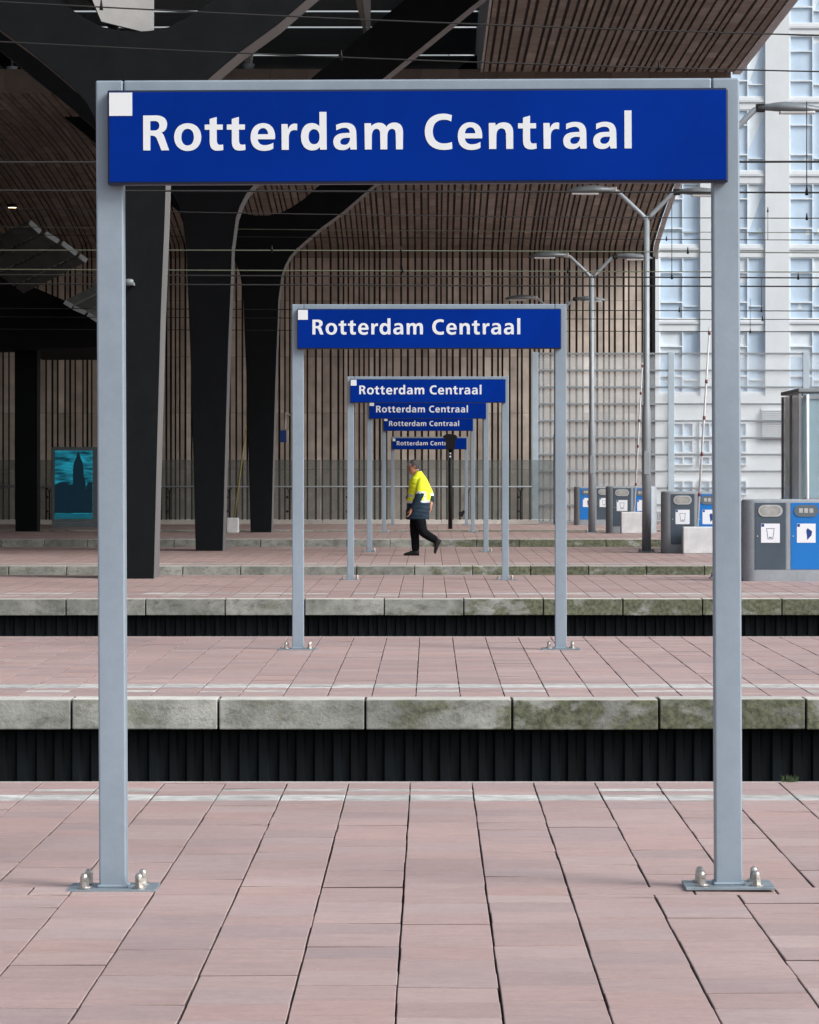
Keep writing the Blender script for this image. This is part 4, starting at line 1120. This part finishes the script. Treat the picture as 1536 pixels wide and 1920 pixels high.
# torso + neck + head + arms + legs: one continuous body
def ring_loft(secs, n=16):
    """secs: list of (center, rx, ry, tilt) horizontal-ish ellipses -> MB"""
    mb = MB()
    for (c, rx, ry) in secs:
        for k in range(n):
            an = 2*PI*k/n; mb.v.append((c[0] + rx*math.cos(an), c[1] + ry*math.sin(an), c[2]))
    for i in range(len(secs)-1):
        for k in range(n): mb.face([i*n+k, i*n+(k+1)%n, (i+1)*n+(k+1)%n, (i+1)*n+k], 0, .5, True)
    mb.face(list(range(n))[::-1]); mb.face([(len(secs)-1)*n+k for k in range(n)])
    return mb
YN, YR = -.17, .17        # near (left) side, far (right) side
nodes = [
 (S(650,1080,0), (.13,.10)),        #0 pelvis
 (S(665,900,0), (.13,.10)),         #1
 (S(690,740,0), (.14,.11)),         #2 chest
 (S(690,610,0), (.10,.09)),         #3
 (S(655,540,0), (.058,.058)),       #4 neck
 (S(600,480,0), (.065,.065)),       #5 jaw/skull base
 (S(585,420,0), (.085,.075)),       #6 head
 (S(590,370,0), (.065,.06)),        #7
 (S(690,610,-.12), (.055,.055)),    #8 near shoulder
 (S(690,730,-.21), (.055,.055)),    #9
 (S(672,850,-.22), (.046,.046)),    #10 elbow
 (S(600,960,-.20), (.040,.040)),    #11
 (S(552,1040,-.18), (.030,.030)),   #12 wrist
 (S(690,610,.12), (.055,.055)),     #13 far shoulder
 (S(765,750,.215), (.045,.045)),     #14
 (S(835,860,.19), (.046,.046)),     #15 elbow
 (S(838,930,.12), (.038,.038)),     #16
 (S(832,985,.08), (.030,.030)),     #17 wrist
 (S(660,1150,-.09), (.095,.085)),   #18 near hip (rear leg)
 (S(690,1270,-.09), (.078,.078)),   #19
 (S(705,1375,-.09), (.060,.060)),   #20 knee
 (S(800,1430,-.09), (.055,.055)),   #21
 (S(905,1492,-.09), (.038,.038)),   #22 ankle
 (S(620,1150,.09), (.095,.085)),    #23 far hip (front leg)
 (S(600,1270,.09), (.078,.078)),    #24
 (S(595,1390,.09), (.060,.060)),    #25 knee
 (S(605,1500,.09), (.052,.052)),    #26
 (S(615,1620,.09), (.040,.040)),    #27 ankle
]
ed_ = [(0,1),(1,2),(2,3),(3,4),(4,5),(5,6),(6,7),(3,8),(8,9),(9,10),(10,11),(11,12),(3,13),(13,14),(14,15),(15,16),(16,17),
      (0,18),(18,19),(19,20),(20,21),(21,22),(0,23),(23,24),(24,25),(25,26),(26,27)]
# hands: palm + five fingers, rooted in the wrists
def hand(nodes, edges, wi, dirv, curl, side):
    wv = Vector(nodes[wi][0]); d = Vector(dirv).normalized(); y = Vector((0,1,0)); c = Vector(curl).normalized()
    b = len(nodes); nodes.append(((wv + d*.05)[:], (.040,.022))); edges.append((wi, b))
    nodes.append(((wv + d*.085)[:], (.040,.020))); edges.append((b, b+1))
    for k, L_ in enumerate((.066,.076,.070,.055)):
        off = y * ((k-1.5)*.021)
        p0 = wv + d*.10 + off; p1 = p0 + d*L_*.5 + c*.012; p2 = p1 + (d*.35 + c*.9).normalized()*L_*.5
        i = len(nodes); nodes.append((p0[:], .0105)); nodes.append((p1[:], .0095)); nodes.append((p2[:], .0080))
        edges += [(b+1, i), (i, i+1), (i+1, i+2)]
    i = len(nodes); q0 = wv + d*.04 + c*.03 + y*side*.012; q1 = q0 + (d + c*.6)*.035
    nodes.append((q0[:], .013)); nodes.append((q1[:], .0105)); edges += [(b, i), (i, i+1)]
hand(nodes, ed_, 12, (-.35,0,-1), (-1,0,-.2), 1)
hand(nodes, ed_, 17, (-.12,0,-1), (-.8,-.3,-.2), -1)

def make_skin(name, nodes, edges, mats, parent, sub, fn=None, root=0):
    bm = bmesh.new(); lay = bm.verts.layers.skin.verify()
    vs = []
    for i, (co, r_) in enumerate(nodes):
        v = bm.verts.new(co); v[lay].radius = r_ if isinstance(r_, tuple) else (r_, r_); v[lay].use_root = (i == root); vs.append(v)
    for a_, b_ in edges: bm.edges.new((vs[a_], vs[b_]))
    me = bpy.data.meshes.new(name); bm.to_mesh(me); bm.free()
    o = bpy.data.objects.new(name + '_src', me); C.objects.link(o)
    o.modifiers.new('s', 'SKIN').use_smooth_shade = True
    su = o.modifiers.new('u', 'SUBSURF'); su.levels = sub; su.render_levels = sub
    bpy.context.view_layer.update()
    m2 = bpy.data.meshes.new_from_object(o.evaluated_get(bpy.context.evaluated_depsgraph_get()))
    bpy.data.objects.remove(o); m2.name = name; m2.materials.clear()
    for q in mats: m2.materials.append(q)
    for p in m2.polygons:
        p.use_smooth = True
        if fn: p.material_index = fn(p.center)
    o2 = bpy.data.objects.new(name, m2); C.objects.link(o2); o2.parent = parent
    return o2
make_skin('body', nodes, ed_, [M['skin']], pe, 2)
# head detail: face added as a sculpted shell over the skull (part of the head)
def head_mb():
    mb = MB(); n = 20
    prof = [ # z rel, front x, back x, half width
        (-.135,-.075,-.005,.030),(-.120,-.100,.020,.045),(-.095,-.103,.055,.058),(-.075,-.101,.072,.064),(-.062,-.103,.080,.066),
        (-.045,-.122,.086,.069),(-.030,-.116,.090,.071),(-.010,-.099,.094,.073),(.005,-.100,.098,.074),(.030,-.104,.100,.075),(.060,-.098,.096,.073),(.085,-.080,.084,.064),(.103,-.055,.062,.046),(.112,-.015,.02,.015)]
    for (z, xf, xb, hw) in prof:
        cx = (xf+xb)/2; rx = (xb-xf)/2
        for k in range(n):
            an = 2*PI*k/n; c, s_ = math.cos(an), math.sin(an)
            x = cx + rx*c; y = hw*s_
            # nose only in the middle strip
            if -.06 < z < -.02 and c < -.6:
                f = max(0, 1 - abs(s_)*3.2); x = x*(f) + (cx + (rx-.020)*c)*(1-f)
            mb.v.append((x, y, z))
    for i in range(len(prof)-1):
        for k in range(n): mb.face([i*n+k, i*n+(k+1)%n, (i+1)*n+(k+1)%n, (i+1)*n+k], 0, .5, True)
    mb.face(list(range(n))[::-1]); mb.face([(len(prof)-1)*n+k for k in range(n)])
    return mb
hc = Vector(S(583, 432, 0)); tilt = Matrix.Rotation(R(-14), 4, 'Y')
def place(o): o.matrix_local = Matrix.Translation(hc) @ tilt
o = head_mb().build('head', M['skin'], pe); place(o)
q = MB()
for s_ in (-1, 1):
    q.tube([(.012, s_*.070, -.030), (.018, s_*.084, .0), (.006, s_*.082, .022), (-.002, s_*.072, .0), (.004, s_*.071, -.026)], .008, 6)
e_ = q.build('ear', M['skin'], o)
q = MB()
for s_ in (-1, 1): q.tube([(-.096, s_*.032, .002), (-.086, s_*.052, .002)], .008, 6)
q.build('eye', M['hair'], o)
q = MB(); q.tube([(-.108,-.018,-.078),(-.111,0,-.078),(-.108,.018,-.078)], .0045, 6); q.build('mouth', M['pole_red'], o)
# hair cap
hb_ = head_mb(); hv = []
for v in hb_.v:
    hv.append((v[0]*1.11 + .004, v[1]*1.12, v[2]*1.10 + .006))
cap = MB(); cap.v = hv
for f, m_ in zip(hb_.f, hb_.m):
    c = sum((Vector(hv[i]) for i in f), Vector()) / len(f)
    if c.z > .055 or (c.x > -.02 and c.z > .01) or (c.x > .035 and c.z > -.06):
        gy_ = 1 if (c.x < -.045 and c.z > .04) else 0
        cap.face(f, gy_, .5, True)
ho = cap.build('hair', [M['hair'], M['hair_g']], pe); place(ho)

# jacket: lofted trunk measured section by section, sleeves as their own parts
js = [(1188,470,798,.185),(1175,466,802,.195),(1100,474,810,.205),(1000,482,816,.21),(940,486,820,.21),(900,488,822,.21),(850,494,824,.212),(800,503,822,.215),
      (700,513,802,.222),(640,518,783,.222),(600,540,765,.205),(570,566,748,.17),(545,590,730,.12),(522,602,712,.088),(500,612,700,.078),(486,622,692,.074)]
jm = MB(); n = 28; secs = []
for q in range(len(js)-1):
    a_, b_ = js[q], js[q+1]; m_ = max(1, int(abs(a_[0]-b_[0])/9))
    for t_ in range(m_): secs.append(tuple(a_[i]+(b_[i]-a_[i])*t_/m_ for i in range(4)))
secs.append(js[-1])
rj = random.Random(4)
for (cy, f_, b_, hw) in secs:
    xc = (f_+b_)/2; rx = (b_-f_)/2*.001286
    for k in range(n):
        an = 2*PI*k/n; wob = 1 + .022*math.sin(cy*.045 + 3*an) + .015*math.sin(cy*.11 - 2*an)
        c_, s_ = math.cos(an), math.sin(an); e = .85
        x_ = math.copysign(abs(c_)**e, c_)*rx*wob; y_ = math.copysign(abs(s_)**e, s_)*hw*wob
        jm.v.append(((xc-620)*.001286 + x_, y_, (1715-cy)*.001286))
for i in range(len(secs)-1):
    cy = (secs[i][0]+secs[i+1][0])/2
    for k in range(n):
        an = 2*PI*(k+.5)/n; xx = (secs[i][1]+secs[i][2])/2 + math.cos(an)*(secs[i][2]-secs[i][1])/2
        hem = 948 if xx < 590 else (885 + (xx-590)*.48 if xx < 700 else 936)
        m_ = 0 if cy < hem-14 else (2 if cy < hem+16 else 1)
        if xx < 600 and 832 < cy < 868: m_ = 2
        if 735 < xx < 765 and 800 < cy < 920: m_ = 2
        if cy < 500: m_ = 1
        jm.face([i*n+k, i*n+(k+1)%n, (i+1)*n+(k+1)%n, (i+1)*n+k], m_, .5, True)
jm.face(list(range(n))[::-1], 1)
jo = jm.build('jacket', [M['hiviz'], M['navy'], M['silver']], pe)
def scol(lim, lo):
    def fn(c):
        cy = 1715 - c.z/.001286
        return 0 if cy < lim else (2 if cy < lo else 1)
    return fn
make_skin('sleeve', [(S(706,590,-.13),(.085,.085)),(S(702,650,-.185),(.098,.09)),(S(690,740,-.225),(.094,.085)),(S(668,850,-.235),(.086,.075)),(S(618,945,-.22),(.068,.062)),(S(572,1022,-.195),(.056,.054)),(S(560,1040,-.19),(.05,.05))],
    [(i,i+1) for i in range(6)], [M['hiviz'], M['navy'], M['silver']], jo, 3, scol(788, 816))
make_skin('sleeve', [(S(712,600,.13),(.085,.085)),(S(725,660,.18),(.092,.09)),(S(775,760,.22),(.086,.08)),(S(832,862,.20),(.075,.07)),(S(838,925,.14),(.060,.058)),(S(836,965,.10),(.052,.05))],
    [(i,i+1) for i in range(5)], [M['hiviz'], M['navy'], M['silver']], jo, 3, scol(815, 850))
tn = [ (S(640,1090,0), (.10,.09)), (S(663,1170,-.085), (.105,.095)), (S(690,1270,-.09), (.098,.09)), (S(705,1375,-.09), (.083,.080)), (S(800,1432,-.09), (.074,.07)), (S(925,1502,-.09), (.060,.058)),
 (S(615,1170,.085), (.105,.095)), (S(602,1270,.09), (.095,.09)), (S(596,1390,.09), (.078,.078)), (S(605,1500,.09), (.068,.066)), (S(612,1668,.09), (.066,.066)) ]
te = [(0,1),(1,2),(2,3),(3,4),(4,5),(0,6),(6,7),(7,8),(8,9),(9,10)]
tn = [(c_, (r_[0]*1.18, r_[1]*1.18)) for (c_, r_) in tn]
make_skin('trousers', tn, te, [M['trouser']], pe, 2)
def shoe(heel, toe, up, y, name='shoe'):
    """heel, toe in local xz"""
    mb = MB(); H_ = Vector((heel[0], y, heel[1])); T_ = Vector((toe[0], y, toe[1])); d = (T_-H_); L_ = d.length; d.normalize(); u = Vector((up[0], 0, up[1])).normalized()
    n = 12; secs = [(0,.034,.07),(.06,.042,.105),(.22,.046,.125),(.40,.047,.105),(.62,.050,.075),(.82,.048,.055),(.95,.036,.042),(1.0,.020,.022)]
    for (t_, wy, hh) in secs:
        for k in range(n):
            an = 2*PI*k/n; c, s_ = math.cos(an), math.sin(an)
            hgt = hh*.5 + hh*.5*max(-1, min(1, s_*1.15))
            mb.v.append((H_ + d*L_*t_ + Vector((0, wy*c, 0)) + u*hgt)[:])
    for i in range(len(secs)-1):
        for k in range(n): mb.face([i*n+k, i*n+(k+1)%n, (i+1)*n+(k+1)%n, (i+1)*n+k], 0, .5, True)
    mb.face(list(range(n))[::-1]); mb.face([(len(secs)-1)*n+k for k in range(n)])
    return mb.build(name, M['shoe'], pe)
p0 = S(662,1715,0); p1 = S(436,1712,0); shoe((p0[0],0.0),(p1[0],0.0),(0,1),.09)
p0 = S(985,1490,0); p1 = S(898,1690,0); shoe((p0[0],p0[2]),(p1[0],p1[2]),(-.92,.40),-.09)
print('objects', len(bpy.data.objects))
